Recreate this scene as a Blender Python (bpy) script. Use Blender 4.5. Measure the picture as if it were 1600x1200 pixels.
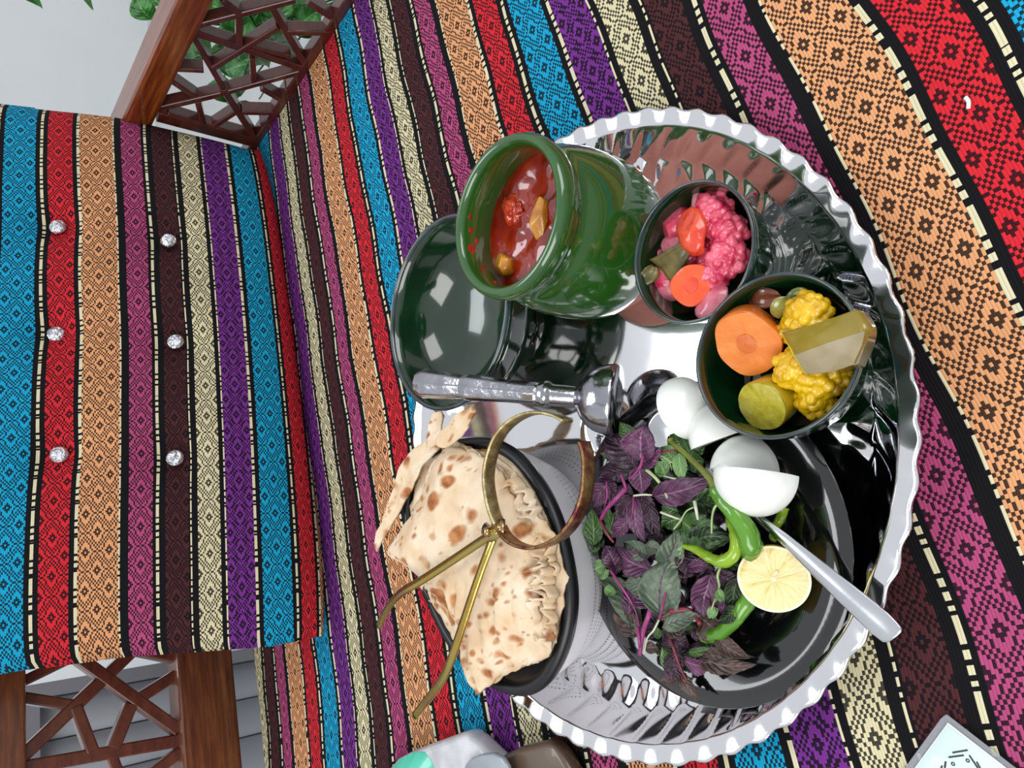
import bpy, math, random
import numpy as np
from mathutils import Vector, Matrix, noise
random.seed(7)
PI = math.pi
D = bpy.data
for o in list(D.objects): D.objects.remove(o)
scene = bpy.context.scene
COL = scene.collection

# ------------------------------------------------------------------ camera
FPX, TH, RO, YA, CH = 1197.0, 0.71621, -0.080015, -0.45436, 0.42
def cam_axes():
    fw = np.array([0, math.cos(TH), -math.sin(TH)]); r = np.array([1., 0, 0])
    dn = np.array([0, -math.sin(TH), -math.cos(TH)])
    c, s = math.cos(RO), math.sin(RO)
    r2 = c*r + s*dn; d2 = -s*r + c*dn
    cy, sy = math.cos(YA), math.sin(YA)
    Z = np.array([[cy, -sy, 0], [sy, cy, 0], [0, 0, 1]])
    return Z@r2, Z@d2, Z@fw
RX, DX, FW = cam_axes()
cd = D.cameras.new('camera'); cam = D.objects.new('camera', cd); COL.objects.link(cam)
cd.sensor_fit = 'HORIZONTAL'; cd.sensor_width = 36; cd.lens = 36*FPX/1600; cd.clip_start = .01; cd.clip_end = 100
m = Matrix.Identity(4)
for i in range(3):
    m[i][0] = DX[i]; m[i][1] = RX[i]; m[i][2] = -FW[i]
m[2][3] = CH
cam.matrix_world = m
scene.camera = cam

# ------------------------------------------------------------------ world, light, exposure
w = D.worlds.new('world'); scene.world = w; w.use_nodes = True
bg = w.node_tree.nodes['Background']
wn, wl = w.node_tree.nodes, w.node_tree.links
tc = wn.new('ShaderNodeTexCoord'); sx = wn.new('ShaderNodeSeparateXYZ'); wl.new(tc.outputs['Generated'], sx.inputs[0])
rp = wn.new('ShaderNodeValToRGB'); wl.new(sx.outputs['Z'], rp.inputs[0])
rp.color_ramp.elements[0].position = 0.0; rp.color_ramp.elements[0].color = (.5, .5, .5, 1)
rp.color_ramp.elements[1].position = 0.55; rp.color_ramp.elements[1].color = (.82, .85, .90, 1)
wl.new(rp.outputs[0], bg.inputs[0])
bg.inputs[1].default_value = 0.85
def area(name, loc, target, size, power, color=(1, 1, 1)):
    l = D.lights.new(name, 'AREA'); l.shape = 'RECTANGLE'; l.size, l.size_y = size; l.energy = power; l.color = color
    o = D.objects.new(name, l); COL.objects.link(o); o.location = loc
    o.rotation_euler = (Vector(target)-Vector(loc)).to_track_quat('-Z', 'Y').to_euler()
    return o
area('window_light', (-1.9, -.3, 2.2), (.3, .5, 0), (1.8, 1.8), 50, (1, .98, .95))
area('terrace_light', (1.3, -1.9, 1.7), (.1, .4, 0), (1.6, 1.4), 30, (1, .99, .97))
area('sky_opening_light', (.8, 1.9, 3.0), (.2, .4, 0), (1.6, 1.0), 26, (.93, .97, 1))
scene.view_settings.view_transform = 'Standard'
scene.view_settings.look = 'None'
scene.view_settings.gamma = 1
scene.view_settings.use_curve_mapping = False
scene.view_settings.exposure = 0.0

# ------------------------------------------------------------------ helpers
def ray(x, y): return (600-y)*RX + (x-800)*DX + FPX*FW
def at(x, y, z=0.0):
    v = ray(x, y); t = (z-CH)/v[2]; return Vector((v[0]*t, v[1]*t, z))
def atX(x, y, X):
    v = ray(x, y); v = v*(X/v[0]); return Vector((v[0], v[1], v[2]+CH))
def atY(x, y, Y):
    v = ray(x, y); v = v*(Y/v[1]); return Vector((v[0], v[1], v[2]+CH))

def tag(o, label=None, cat=None, group=None, kind=None):
    if label: o['label'] = label
    if cat: o['category'] = cat
    if group: o['group'] = group
    if kind: o['kind'] = kind
    return o
def empty(name, label, cat, loc=(0, 0, 0), group=None):
    o = D.objects.new(name, None); COL.objects.link(o); o.location = loc; o.empty_display_size = .02
    return tag(o, label, cat, group)
def link(name, me, mat=None, parent=None, smooth=True):
    if mat is not None and len(me.materials) == 0: me.materials.append(mat)
    if smooth: me.polygons.foreach_set('use_smooth', [True]*len(me.polygons))
    me.update()
    o = D.objects.new(name, me); COL.objects.link(o)
    if parent is not None:
        o.parent = parent
        if parent.parent is None: o.location = -Vector(parent.location)
    return o
def mesh(name, verts, faces, uv=None):
    me = D.meshes.new(name); me.from_pydata([tuple(v) for v in verts], [], faces)
    if uv is not None:
        l = me.uv_layers.new(name='UVMap')
        idx = np.zeros(len(me.loops), dtype=np.int32); me.loops.foreach_get('vertex_index', idx)
        l.data.foreach_set('uv', np.asarray(uv, dtype=np.float32)[idx].ravel())
    me.validate(); me.update(); return me
class MB:
    def __init__(s): s.v = []; s.f = []
    def add(s, v, f):
        n = len(s.v); s.v += [Vector(p) for p in v]; s.f += [tuple(i+n for i in q) for q in f]; return s
    def build(s, name, mat, parent=None, smooth=True, **k):
        o = link(name, mesh(name, s.v, s.f), mat, parent, smooth); return o
def lathe(prof, n=48, c=(0, 0, 0), closed=False, wob=None):
    v = []; f = []
    for j, (r_, z) in enumerate(prof):
        for i in range(n):
            a = 2*PI*i/n; rr, zz = (r_, z) if wob is None else wob(j, a, r_, z)
            v.append((c[0]+rr*math.cos(a), c[1]+rr*math.sin(a), c[2]+zz))
    m_ = len(prof)
    for j in range(m_ if closed else m_-1):
        for i in range(n):
            k = (j+1) % m_; f.append((j*n+i, j*n+(i+1) % n, k*n+(i+1) % n, k*n+i))
    return v, f
def smoothp(pts, n=6, closed=False):
    P = [Vector(p) for p in pts]; out = []; L = len(P)
    rng = range(L if closed else L-1)
    for i in rng:
        p0 = P[(i-1) % L] if closed or i > 0 else P[i]; p1 = P[i]; p2 = P[(i+1) % L]
        p3 = P[(i+2) % L] if closed or i+2 < L else p2
        for k in range(n):
            t = k/n
            out.append(.5*((2*p1)+(p2-p0)*t+(2*p0-5*p1+4*p2-p3)*t*t+(3*p1-p0-3*p2+p3)*t**3))
    if not closed: out.append(P[-1])
    return out
def tube(path, rad, n=10, flat=1.0, up=(0, 0, 1), cap=True, twist=0):
    """flat: thickness ratio along the 'up' side"""
    v = []; f = []; L = len(path); R_ = rad if hasattr(rad, '__len__') else [rad]*L
    upv = Vector(up)
    for i, p in enumerate(path):
        t = (Vector(path[min(i+1, L-1)])-Vector(path[max(i-1, 0)])).normalized()
        s = t.cross(upv)
        if s.length < 1e-4: s = t.cross(Vector((0, 1, .1)))
        s.normalize(); u = s.cross(t).normalized()
        rr = R_[i*len(R_)//L] if len(R_) != L else R_[i]
        for k in range(n):
            a = 2*PI*k/n+twist
            v.append(Vector(p)+s*math.cos(a)*rr+u*math.sin(a)*rr*flat)
    for i in range(L-1):
        for k in range(n):
            f.append((i*n+k, i*n+(k+1) % n, (i+1)*n+(k+1) % n, (i+1)*n+k))
    if cap:
        f.append(tuple(range(n-1, -1, -1))); f.append(tuple((L-1)*n+k for k in range(n)))
    return v, f
def rr_list(keys, L):
    xs = np.linspace(0, 1, L); k = np.array(keys, float)
    return list(np.interp(xs, k[:, 0], k[:, 1]))
def beam(a, b, wdt, thk, nrm, b_=.0012):
    """rectangular bar from a to b, wdt across in the plane, thk along nrm, with chamfered edges"""
    a = Vector(a); b = Vector(b); t = (b-a).normalized(); nn = Vector(nrm).normalized(); s = t.cross(nn).normalized()
    hw, ht = wdt/2, thk/2; c = min(b_, hw*.4, ht*.4)
    ring = [(-hw+c, -ht), (hw-c, -ht), (hw, -ht+c), (hw, ht-c), (hw-c, ht), (-hw+c, ht), (-hw, ht-c), (-hw, -ht+c)]
    v = [p+s*x+nn*y for p in (a, b) for x, y in ring]
    f = [(i, (i+1) % 8, 8+(i+1) % 8, 8+i) for i in range(8)]+[tuple(range(7, -1, -1)), tuple(range(8, 16))]
    return v, f
def box(x0, x1, y0, y1, z0, z1):
    v = [(x, y, z) for z in (z0, z1) for x, y in ((x0, y0), (x1, y0), (x1, y1), (x0, y1))]
    return v, [(3, 2, 1, 0), (4, 5, 6, 7), (0, 1, 5, 4), (1, 2, 6, 5), (2, 3, 7, 6), (3, 0, 4, 7)]
def bevel(o, w_=.002, seg=2):
    b = o.modifiers.new('bevel', 'BEVEL'); b.width = w_; b.segments = seg; b.limit_method = 'ANGLE'; b.angle_limit = .6
    return o
def subdiv(o, n=1):
    b = o.modifiers.new('sub', 'SUBSURF'); b.levels = n; b.render_levels = n; return o
def solid(o, t, off=-1):
    b = o.modifiers.new('solid', 'SOLIDIFY'); b.thickness = t; b.offset = off; return o
def ico(n=3):
    t = (1+5**.5)/2
    v = [Vector(p).normalized() for p in [(-1, t, 0), (1, t, 0), (-1, -t, 0), (1, -t, 0), (0, -1, t), (0, 1, t), (0, -1, -t), (0, 1, -t), (t, 0, -1), (t, 0, 1), (-t, 0, -1), (-t, 0, 1)]]
    f = [(0, 11, 5), (0, 5, 1), (0, 1, 7), (0, 7, 10), (0, 10, 11), (1, 5, 9), (5, 11, 4), (11, 10, 2), (10, 7, 6), (7, 1, 8), (3, 9, 4), (3, 4, 2), (3, 2, 6), (3, 6, 8), (3, 8, 9), (4, 9, 5), (2, 4, 11), (6, 2, 10), (8, 6, 7), (9, 8, 1)]
    for _ in range(n):
        c = {}; nf = []
        def mid(a, b):
            k = (min(a, b), max(a, b))
            if k not in c: c[k] = len(v); v.append(((v[a]+v[b])/2).normalized())
            return c[k]
        for a, b, d_ in f:
            x, y, z = mid(a, b), mid(b, d_), mid(d_, a); nf += [(a, x, z), (b, y, x), (d_, z, y), (x, y, z)]
        f = nf
    return v, f
ICO3 = ico(3); ICO4 = ico(4); ICO2 = ico(2)
def fbm(p, s, seed=0, oct_=3):
    return noise.fractal(Vector(p)*s+Vector((seed*3.1, seed*1.7, seed*5.3)), 1.0, 2.0, oct_)

# ------------------------------------------------------------------ node helpers
class N:
    """tiny arithmetic builder over Math nodes"""
    def __init__(s, t, sock): s.t = t; s.s = sock
    def _m(s, op, *a):
        n = s.t.nodes.new('ShaderNodeMath'); n.operation = op
        for i, x in enumerate((s,)+a):
            if isinstance(x, N): s.t.links.new(x.s, n.inputs[i])
            else: n.inputs[i].default_value = float(x)
        return N(s.t, n.outputs[0])
    def __add__(s, o): return s._m('ADD', o)
    def __sub__(s, o): return s._m('SUBTRACT', o)
    def __mul__(s, o): return s._m('MULTIPLY', o)
    def __truediv__(s, o): return s._m('DIVIDE', o)
    def floor(s): return s._m('FLOOR')
    def fract(s): return s._m('FRACT')
    def abs(s): return s._m('ABSOLUTE')
    def mx(s, o): return s._m('MAXIMUM', o)
    def mn(s, o): return s._m('MINIMUM', o)
    def gt(s, o): return s._m('GREATER_THAN', o)
    def lt(s, o): return s._m('LESS_THAN', o)
    def wrap(s): # to [-1,1], period 2
        return ((s+1)*.5).fract()*2-1
def new_mat(name):
    m_ = D.materials.new(name); m_.use_nodes = True
    return m_, m_.node_tree, m_.node_tree.nodes['Principled BSDF']
def lin(c):
    if isinstance(c, str): c = tuple(int(c[i:i+2], 16) for i in (0, 2, 4))
    if max(c) > 1: c = tuple(x/255 for x in c)
    return tuple((x/12.92 if x <= .04045 else ((x+.055)/1.055)**2.4) for x in c[:3])+(1,)
def setp(b, **k):
    names = dict(rough='Roughness', metal='Metallic', coat='Coat Weight', coatr='Coat Roughness', sss='Subsurface Weight', trans='Transmission Weight', ior='IOR', spec='Specular IOR Level', alpha='Alpha', sheen='Sheen Weight', aniso='Anisotropic')
    for a, v in k.items(): b.inputs[names[a]].default_value = v
def node(t, ty, **k):
    n = t.nodes.new(ty)
    for a, v in k.items():
        if a in n.inputs: n.inputs[a].default_value = v
        else: setattr(n, a, v)
    return n
def ramp(t, fac, stops, interp='LINEAR'):
    n = t.nodes.new('ShaderNodeValToRGB'); cr = n.color_ramp; cr.interpolation = interp
    while len(cr.elements) < len(stops): cr.elements.new(.5)
    for i, (p, c) in enumerate(stops):
        cr.elements[i].position = p; cr.elements[i].color = c if len(c) == 4 else tuple(c)+(1,)
    t.links.new(fac, n.inputs[0]); return n
def mix(t, fac, a, b, mode='MIX'):
    n = t.nodes.new('ShaderNodeMix'); n.data_type = 'RGBA'; n.blend_type = mode
    for i, x in ((0, fac), (6, a), (7, b)):
        x = x.s if isinstance(x, N) else x
        if hasattr(x, 'is_linked') or isinstance(x, bpy.types.NodeSocket): t.links.new(x, n.inputs[i])
        else: n.inputs[i].default_value = x
    return n.outputs[2]
def bump(t, b, h, strength=.3, dist=.001):
    n = t.nodes.new('ShaderNodeBump'); n.inputs['Strength'].default_value = strength; n.inputs['Distance'].default_value = dist
    t.links.new(h.s if isinstance(h, N) else h, n.inputs['Height']); t.links.new(n.outputs[0], b.inputs['Normal']); return n
def objco(t):
    return t.nodes.new('ShaderNodeTexCoord').outputs['Object']
def noisy(t, scale, detail=3, co=None, rough=.5):
    n = node(t, 'ShaderNodeTexNoise', Scale=scale, Detail=detail, Roughness=rough)
    t.links.new(co if co is not None else objco(t), n.inputs['Vector']); return n.outputs['Fac']
def simple(name, c, c2=None, scale=30, bmp=0, bdist=.001, bscale=None, detail=3, lo=.35, hi=.65, **k):
    m_, t, b = new_mat(name); setp(b, **k)
    if c2 is None: b.inputs['Base Color'].default_value = lin(c)
    else:
        t.links.new(ramp(t, noisy(t, scale, detail), [(lo, lin(c)), (hi, lin(c2))]).outputs[0], b.inputs['Base Color'])
    if bmp: bump(t, b, noisy(t, bscale or scale, 4), bmp, bdist)
    if 'sss' in k:
        b.inputs['Subsurface Radius'].default_value = (1, .6, .4); b.inputs['Subsurface Scale'].default_value = .003
    return m_

# ------------------------------------------------------------------ woven striped fabric
BLU, RED, PEA, PIN, MAR, CRE, PUR = [lin(c) for c in ('17a0cc', 'd22a35', 'e0a070', 'b04a78', '4c2629', 'd8cfa8', '74308a')]
BLK = lin('131216'); DASH = lin('d9d2ae')
def fabric(name, shine=.4):
    m_, t, b = new_mat(name)
    uvn = t.nodes.new('ShaderNodeUVMap'); uvn.uv_map = 'UVMap'
    sp = t.nodes.new('ShaderNodeSeparateXYZ'); t.links.new(uvn.outputs[0], sp.inputs[0])
    U = N(t, sp.outputs[0]); V = N(t, sp.outputs[1])
    # weave cells: rows of threads, alternate rows shifted by half a cell
    CU, CV = 18., 24.
    row = (V*CV).floor(); cel = (U*CU).floor()
    Uq = cel/CU; Vq = (row+.5)/CV; sh = (row*.5).fract()
    ph = (Vq/7.0).fract()
    # band layout (V over one repeat of seven)
    B = [(0, BLU), (.85, BLK), (1.0, DASH), (1.05, BLK), (1.20, RED), (1.90, BLK), (2.05, DASH), (2.10, PEA), (3.10, DASH), (3.15, BLK), (3.35, PIN), (4.0, BLK),
         (4.10, DASH), (4.15, BLK), (4.30, MAR), (4.95, BLK), (5.0, DASH), (5.05, BLK), (5.20, CRE), (5.85, BLK), (5.95, DASH), (6.0, PUR), (6.80, DASH), (6.85, BLK)]
    colr = ramp(t, ph.s, [(max(0, p/7), c) for p, c in B], 'CONSTANT').outputs[0]
    on, off = (1, 1, 1), (0, 0, 0)
    isb = ramp(t, ph.s, [(p/7, on if c in (BLU, RED, PEA, PIN, MAR, CRE, PUR) else off) for p, c in B], 'CONSTANT').outputs[0]
    isd = ramp(t, ph.s, [(p/7, on if c == DASH else off) for p, c in B], 'CONSTANT').outputs[0]
    isb, isd = N(t, isb), N(t, isd)
    cen = [(p, (round(c*24-.5)+.5)/24) for p, c in ((0, .42), (1.0, 1.53), (1.96, 2.60), (3.25, 3.67), (4.14, 4.62), (5.04, 5.52), (5.88, 6.40))]
    cc = N(t, ramp(t, ph.s, [(p/7, (c/7,)*3) for p, c in cen], 'CONSTANT').outputs[0])
    # colour ramps store linear values, so the centres come back unchanged
    A, Bp = 7/24, 1.0
    x = (ph-cc)*(7/A); y = Uq*(2/Bp)
    s = (x+y).wrap().abs(); q = (x-y).wrap().abs(); mm = s.mx(q)
    line = mm.gt(.62)*mm.lt(.775)
    mesh_ = mm.gt(.84)*((row+cel)*.5).fract().lt(.25)
    ring = mm.lt(.29)*mm.gt(.08)
    dark = (line+mesh_+ring).mn(1.0)*isb
    fr_ = (Uq*1.13+(Vq*.37).floor()*.31).fract()
    cdash = (fr_.lt(.40)+fr_.gt(.47)*((U*5.6).fract().lt(.62))).mn(1.0)
    dk = mix(t, .93, colr, BLK)
    col = mix(t, dark, colr, dk)
    col = mix(t, isd*(cdash*-1+1), col, BLK)
    # threads: fine shading and relief
    thr = ((V*CV).fract()-.5).abs()*2; thu = ((U*CU).fract()-.5).abs()*2
    h = (thr*-1+1)*.6+(thu*-1+1)*.4*dark
    nz = noisy(t, 220, 2, uvn.outputs[0])
    var = N(t, nz)*.5+.72
    big = N(t, noisy(t, 1.2, 3, uvn.outputs[0]))*.3+.85
    cb = t.nodes.new('ShaderNodeCombineXYZ')
    for i in range(3): t.links.new((var*big*((thr._m('POWER', 3)*-.30)+1.06)).s, cb.inputs[i])
    col = mix(t, 1.0, col, cb.outputs[0], 'MULTIPLY')
    t.links.new(col, b.inputs['Base Color'])
    setp(b, rough=.8, spec=.12)
    bump(t, b, h+dark*.5+N(t, nz)*.3, .55, .0007)
    return m_
M_FAB = fabric('striped_woven_fabric')

PC = [-20.8306, .2443, 23.1645, -3.4788, -.2772, 3.4655, 3.1009, .0101, 2.7258, -.6134]
def seatV(X, Y):
    X = max(-.14, min(.8, X)); Yc = max(-.02, min(1.05, Y))
    v = PC[0]+PC[1]*X+PC[2]*Yc+PC[3]*X*X+PC[4]*X*Yc+PC[5]*Yc*Yc+PC[6]*X**3+PC[7]*X*X*Yc+PC[8]*X*Yc*Yc+PC[9]*Yc**3
    return v+(Y-Yc)*24+28+.035*math.sin(X*31+Y*9)+.025*math.sin(X*57-Y*23+1)
# ------------------------------------------------------------------ wood
def wood(name, c1, c2, c3, sc=(6, 6, 60), rough=.28, axis=0):
    m_, t, b = new_mat(name)
    mp = t.nodes.new('ShaderNodeMapping'); t.links.new(objco(t), mp.inputs[0]); mp.inputs['Scale'].default_value = sc
    n1 = noisy(t, 3.5, 6, mp.outputs[0], .65)
    t.links.new(ramp(t, n1, [(.3, lin(c1)), (.5, lin(c2)), (.72, lin(c3))]).outputs[0], b.inputs['Base Color'])
    setp(b, rough=rough, coat=.6, coatr=.12); bump(t, b, n1, .15, .0006)
    return m_
M_WOODX = wood('brown_wood_along', '4a2314', '6b3a20', '87512b', (5, 60, 60))
M_WOODY = wood('red_brown_wood', '45180b', '74330f', '95511f', (60, 4, 60))
M_WOODL = wood('lattice_wood', '4a2016', '642f1e', '75402a', (12, 12, 25), .35)
M_WOODR = wood('dark_red_lattice_wood', '3c160f', '4c1f17', '5c2a20', (12, 12, 25), .3)

# ------------------------------------------------------------------ setting: floor, walls
def struct(name, vf, mat):
    o = link(name, mesh(name, *vf), mat, None, False); o['kind'] = 'structure'; return o
M_WALL = simple('white_plaster', 'e2e7e9', 'eaedef', 2, .05, .002, 60, rough=.85)
M_FLOOR = simple('pale_tile', 'b9bbbb', 'c4c6c6', 3, rough=.5)
FZ = -.47
struct('floor', box(-2.5, 4.2, -2.5, 3.0, FZ-.05, FZ), M_FLOOR)
struct('wall_back', box(-2.5, 4.2, 2.6, 2.7, FZ, 1.0), M_WALL)

# ------------------------------------------------------------------ ribbed cabinet seen through the back lattice
M_GREYP = simple('pale_grey_painted_metal', 'a9afb8', 'b4bac2', 8, rough=.45)
M_GREYF = simple('grey_frame', '9a9ca4', '8f9198', 8, rough=.4)
cab = empty('shutter_cabinet', 'pale grey slatted cabinet standing behind the open wooden lattice', 'cabinet', (-.35, 1.42, FZ))
YC = 1.42
xr = .118
MB().add(*box(-.9, xr, YC+.03, YC+.4, FZ, .185)).build('cabinet_body', M_GREYP, cab, False)
fr = MB()
fr.add(*box(-.9, xr+.004, YC-.006, YC+.03, .168, .19)); fr.add(*box(xr-.016, xr+.004, YC-.006, YC+.03, FZ, .168)); fr.build('cabinet_frame', M_GREYF, cab, False)
sl = None; xx = xr-.018; first = xx
while xx > -.86:
    v = []
    for i in range(9):
        a = i/8; v += [(xx-a*.060, YC+.024-.012*math.sin(PI*a)**.6, .166), (xx-a*.060, YC+.024-.012*math.sin(PI*a)**.6, FZ+.01)]
    f = [(2*i, 2*i+1, 2*i+3, 2*i+2) for i in range(8)]
    if sl is None: sl = MB().add(v, f).build('slat', M_GREYP, cab)
    else:
        c = sl.copy(); COL.objects.link(c); c.location = sl.location+Vector((xx-first, 0, 0))
    xx -= .062

# ------------------------------------------------------------------ wooden sofa frame
YB = 1.08; XA = .745; TH_L = .018
sofa = empty('wooden_sofa_frame', 'brown wooden bench frame with geometric lattice arm and back', 'sofa', (.3, .6, FZ))
def wpart(name, vf, mat, bv=.003):
    return bevel(MB().add(*vf).build(name, mat, sofa, False), bv)
zr0 = atY(365, 1100, YB).z; zr1 = atY(276, 1100, YB).z; zt0 = atY(38, 1100, YB).z
wpart('back_bottom_rail', box(-.62, XA+.05, YB-.012, YB+.03, zr0, zr1), M_WOODX)
wpart('back_top_rail', box(-.62, XA+.05, YB-.012, YB+.03, zt0, zt0+.06), M_WOODX)
NB = [0]
bars = [(450, 175, 1055, 615, 70), (800, 130, 130, 770, 70), (120, 330, 430, 180, 60), (130, 420, 430, 465, 62), (445, 475, 545, 740, 66), (775, 460, 670, 720, 72),
        (830, 420, 1060, 275, 66), (120, 840, 1060, 675, 80), (660, 770, 710, 900, 60), (900, 870, 1065, 745, 66), (800, 130, 1060, 185, 70)]
for x0, y0, x1, y1, wd in bars:
    a = atY(x0/3.81, 980+y0/3.81, YB+.009); b_ = atY(x1/3.81, 980+y1/3.81, YB+.009)
    wpx = wd/3.81*(a-Vector((0, 0, CH))).dot(Vector(FW))/FPX
    NB[0] += 1; wpart('lattice_bar', beam(a+Vector((0, .0004*(NB[0] % 5), 0)), b_+Vector((0, .0004*(NB[0] % 5), 0)), wpx*1.02, TH_L, (0, 1, 0)), M_WOODL, .001)
# the same lattice goes on beyond the frame on the left and behind the cushion
for ox in (-.30, .30, .58):
    for x0, y0, x1, y1, wd in bars[:9]:
        a = atY(x0/3.81, 980+y0/3.81, YB+.009); b_ = atY(x1/3.81, 980+y1/3.81, YB+.009)
        a.x += ox; b_.x += ox
        if min(a.x, b_.x) < -.61 or max(a.x, b_.x) > XA+.04: continue
        wpart('lattice_bar', beam(a, b_, .017, TH_L, (0, 1, 0)), M_WOODL, .001)
for px in (-.64, XA+.0):
    wpart('back_post', box(px, px+.05, YB-.014, YB+.034, FZ, zt0+.06), M_WOODX)
# right arm
S = 4.21
def ax(x, y, X=XA+.008): return atX(180+x/S, y/S, X)
rt = ax(170, 735); 
ztop = atX(195, 178, XA).z; zrb = atX(246, 180, XA).z
wpart('arm_top_rail', box(XA-.004, XA+.05, -.35, YB+.03, zrb, ztop), M_WOODY, .006)
zbt = ax(930, 905).z
wpart('arm_bottom_rail', box(XA, XA+.02, -.35, YB, -.05, zbt+.006), M_WOODR, .002)
ypost = ax(300, 735).y
wpart('arm_post', beam(ax(280, 735), ax(945, 915), .018, .02, (1, 0, 0)), M_WOODR, .002)
ab = [(1180, -25, 500, 150, 50), (490, 180, 1240, 430, 62), (500, 200, 710, 560, 48), (710, 560, 925, 900, 52), (270, 690, 700, 590, 52), (700, 590, 1210, 450, 46),
      (812, 80, 815, 270, 50), (1030, 30, 1235, 385, 54), (640, 420, 1070, 150, 46), (1130, 185, 1410, 190, 46), (1265, -10, 1420, 90, 50), (380, 430, 580, 440, 42),
      (340, 490, 530, 620, 46), (540, 640, 580, 800, 44), (640, 810, 800, 705, 40), (830, 715, 1065, 720, 42), (960, 560, 1100, 640, 46), (900, 360, 910, 520, 44),
      (340, 720, 880, 880, 40), (700, -30, 815, 60, 60), (1060, 700, 1130, 560, 34), (960, 800, 1060, 720, 34), (900, 290, 1150, 350, 38)]
for x0, y0, x1, y1, wd in ab:
    a = ax(x0, y0); b_ = ax(x1, y1)
    wpx = wd/S*(a-Vector((0, 0, CH))).dot(Vector(FW))/FPX
    NB[0] += 1; wpart('lattice_bar', beam(a+Vector((.0004*(NB[0] % 5), 0, 0)), b_+Vector((.0004*(NB[0] % 5), 0, 0)), wpx*.9, .018, (1, 0, 0)), M_WOODR, .001)
for oy in (-.34, -.68):
    for x0, y0, x1, y1, wd in ab[:12]:
        a = ax(x0, y0); b_ = ax(x1, y1); a.y += oy; b_.y += oy
        if min(a.y, b_.y) < -.34: continue
        wpart('lattice_bar', beam(a, b_, .012, .018, (1, 0, 0)), M_WOODR, .001)
wpart('arm_front_post', box(XA, XA+.05, -.38, -.33, FZ, ztop), M_WOODY)
wpart('seat_base', box(-.6, XA+.05, -.36, YB-.05, -.17, -.087), M_WOODX)
for px, py in ((-.6, -.36), (-.6, YB-.1)):
    wpart('leg', box(px, px+.05, py, py+.05, FZ, -.17), M_WOODX)

# ------------------------------------------------------------------ seat mattress
def seat_h(X, Y):
    h = .0012*fbm((X, Y, 0), 6, 1, 3)+.0006*fbm((X, Y, 0), 25, 2, 2)
    e = min(X+.6, YB-.045-Y, Y+.35)
    if e < .02: h -= .02*(1-max(e, 0)/.02)**2
    return h
xs = sorted(set(list(np.linspace(-.6, -.15, 14))+list(np.linspace(-.15, XA-.02, 110))+list(np.linspace(XA-.02, XA-.001, 6))))
ys = sorted(set(list(np.linspace(-.35, 0, 20))+list(np.linspace(0, YB-.065, 120))+list(np.linspace(YB-.065, YB-.045, 8))))
v = []; uv = []; f = []
nx, ny = len(xs), len(ys)
for Y in ys:
    for X in xs:
        v.append((X, Y, seat_h(X, Y)-.001)); uv.append((X/.0405+.25*fbm((X, Y, 0), 3, 5), seatV(X, Y)))
for j in range(ny-1):
    for i in range(nx-1): f.append((j*nx+i, j*nx+i+1, (j+1)*nx+i+1, (j+1)*nx+i))
def skirt(idx):
    base = len(v)
    for i in idx:
        p = v[i]; v.append((p[0], p[1], -.085)); uv.append((uv[i][0], uv[i][1]+(2.0 if True else 0)))
    for a in range(len(idx)-1): f.append((idx[a+1], idx[a], base+a, base+a+1))
skirt([i for i in range(nx)][::-1]); skirt([(ny-1)*nx+i for i in range(nx)])
skirt([j*nx for j in range(ny)]); skirt([j*nx+nx-1 for j in range(ny)][::-1])
mat_o = link('seat_mattress', mesh('seat_mattress', v, f, uv), M_FAB)
tag(mat_o, 'flat bench seat covered in multicoloured striped woven fabric under the tray', 'seat cushion')

# ------------------------------------------------------------------ back cushion
LE = math.radians(25)
CP0 = at(420, 590, .06); CN = Vector((0, math.cos(LE), -math.sin(LE))); CU_ = Vector((0, math.sin(LE), math.cos(LE))); CX = Vector((1, 0, 0))
def cpl(x, y, off=0.0):
    v_ = Vector(ray(x, y)); C0 = Vector((0, 0, CH)); q = CP0+CN*off
    p = C0+v_*((q-C0).dot(CN)/v_.dot(CN)); d_ = p-CP0
    return d_.dot(CX), d_.dot(CU_)
gaps = [(1.02, [(60, 230), (62, 590), (43, 930)]), (4.13, [(228, 230), (241.6, 590), (240, 930)]), (6.90, [(363, 230), (397, 590), (412, 930)]),
        (7.94, [(393, 235), (437, 590), (459, 930)]), (0, [(8, 230), (4, 590)]), (1.96, [(114, 230), (117, 590), (109, 930)]), (5.13, [(279, 230), (296, 590), (305, 930)])]
rows = []; rhs = []
for V_, ps in gaps:
    for x, y in ps:
        a, b_ = cpl(x, y, .006 if y == 590 else .018); rows.append([1, a, b_, a*a, a*b_, b_*b_]); rhs.append(V_)
CC = np.linalg.lstsq(np.array(rows), np.array(rhs), rcond=None)[0]
def cushV(a, b_): return float(CC@np.array([1, a, b_, a*a, a*b_, b_*b_]))
aL = [cpl(0, 1048, .03), cpl(200, 1020, .03), cpl(440, 1003, .03)]; aR = [cpl(0, 165, .056), cpl(200, 187, .056), cpl(400, 225, .05)]
a0 = sum(p[0] for p in aL)/3; b_bot = -.036; b_top = .52
cwid = lambda b_: (np.interp(b_, [p[1] for p in aL[::-1]], [p[0] for p in aL[::-1]]), np.interp(b_, [p[1] for p in aR[::-1]], [p[0] for p in aR[::-1]]))
btn = [(90, 354), (87, 521), (92, 710), (263, 375), (274, 533), (273, 715)]
btnp = [cpl(x, y, .012) for x, y in btn]
NX, NY = 84, 66; TF = .062; TB = .05
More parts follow.
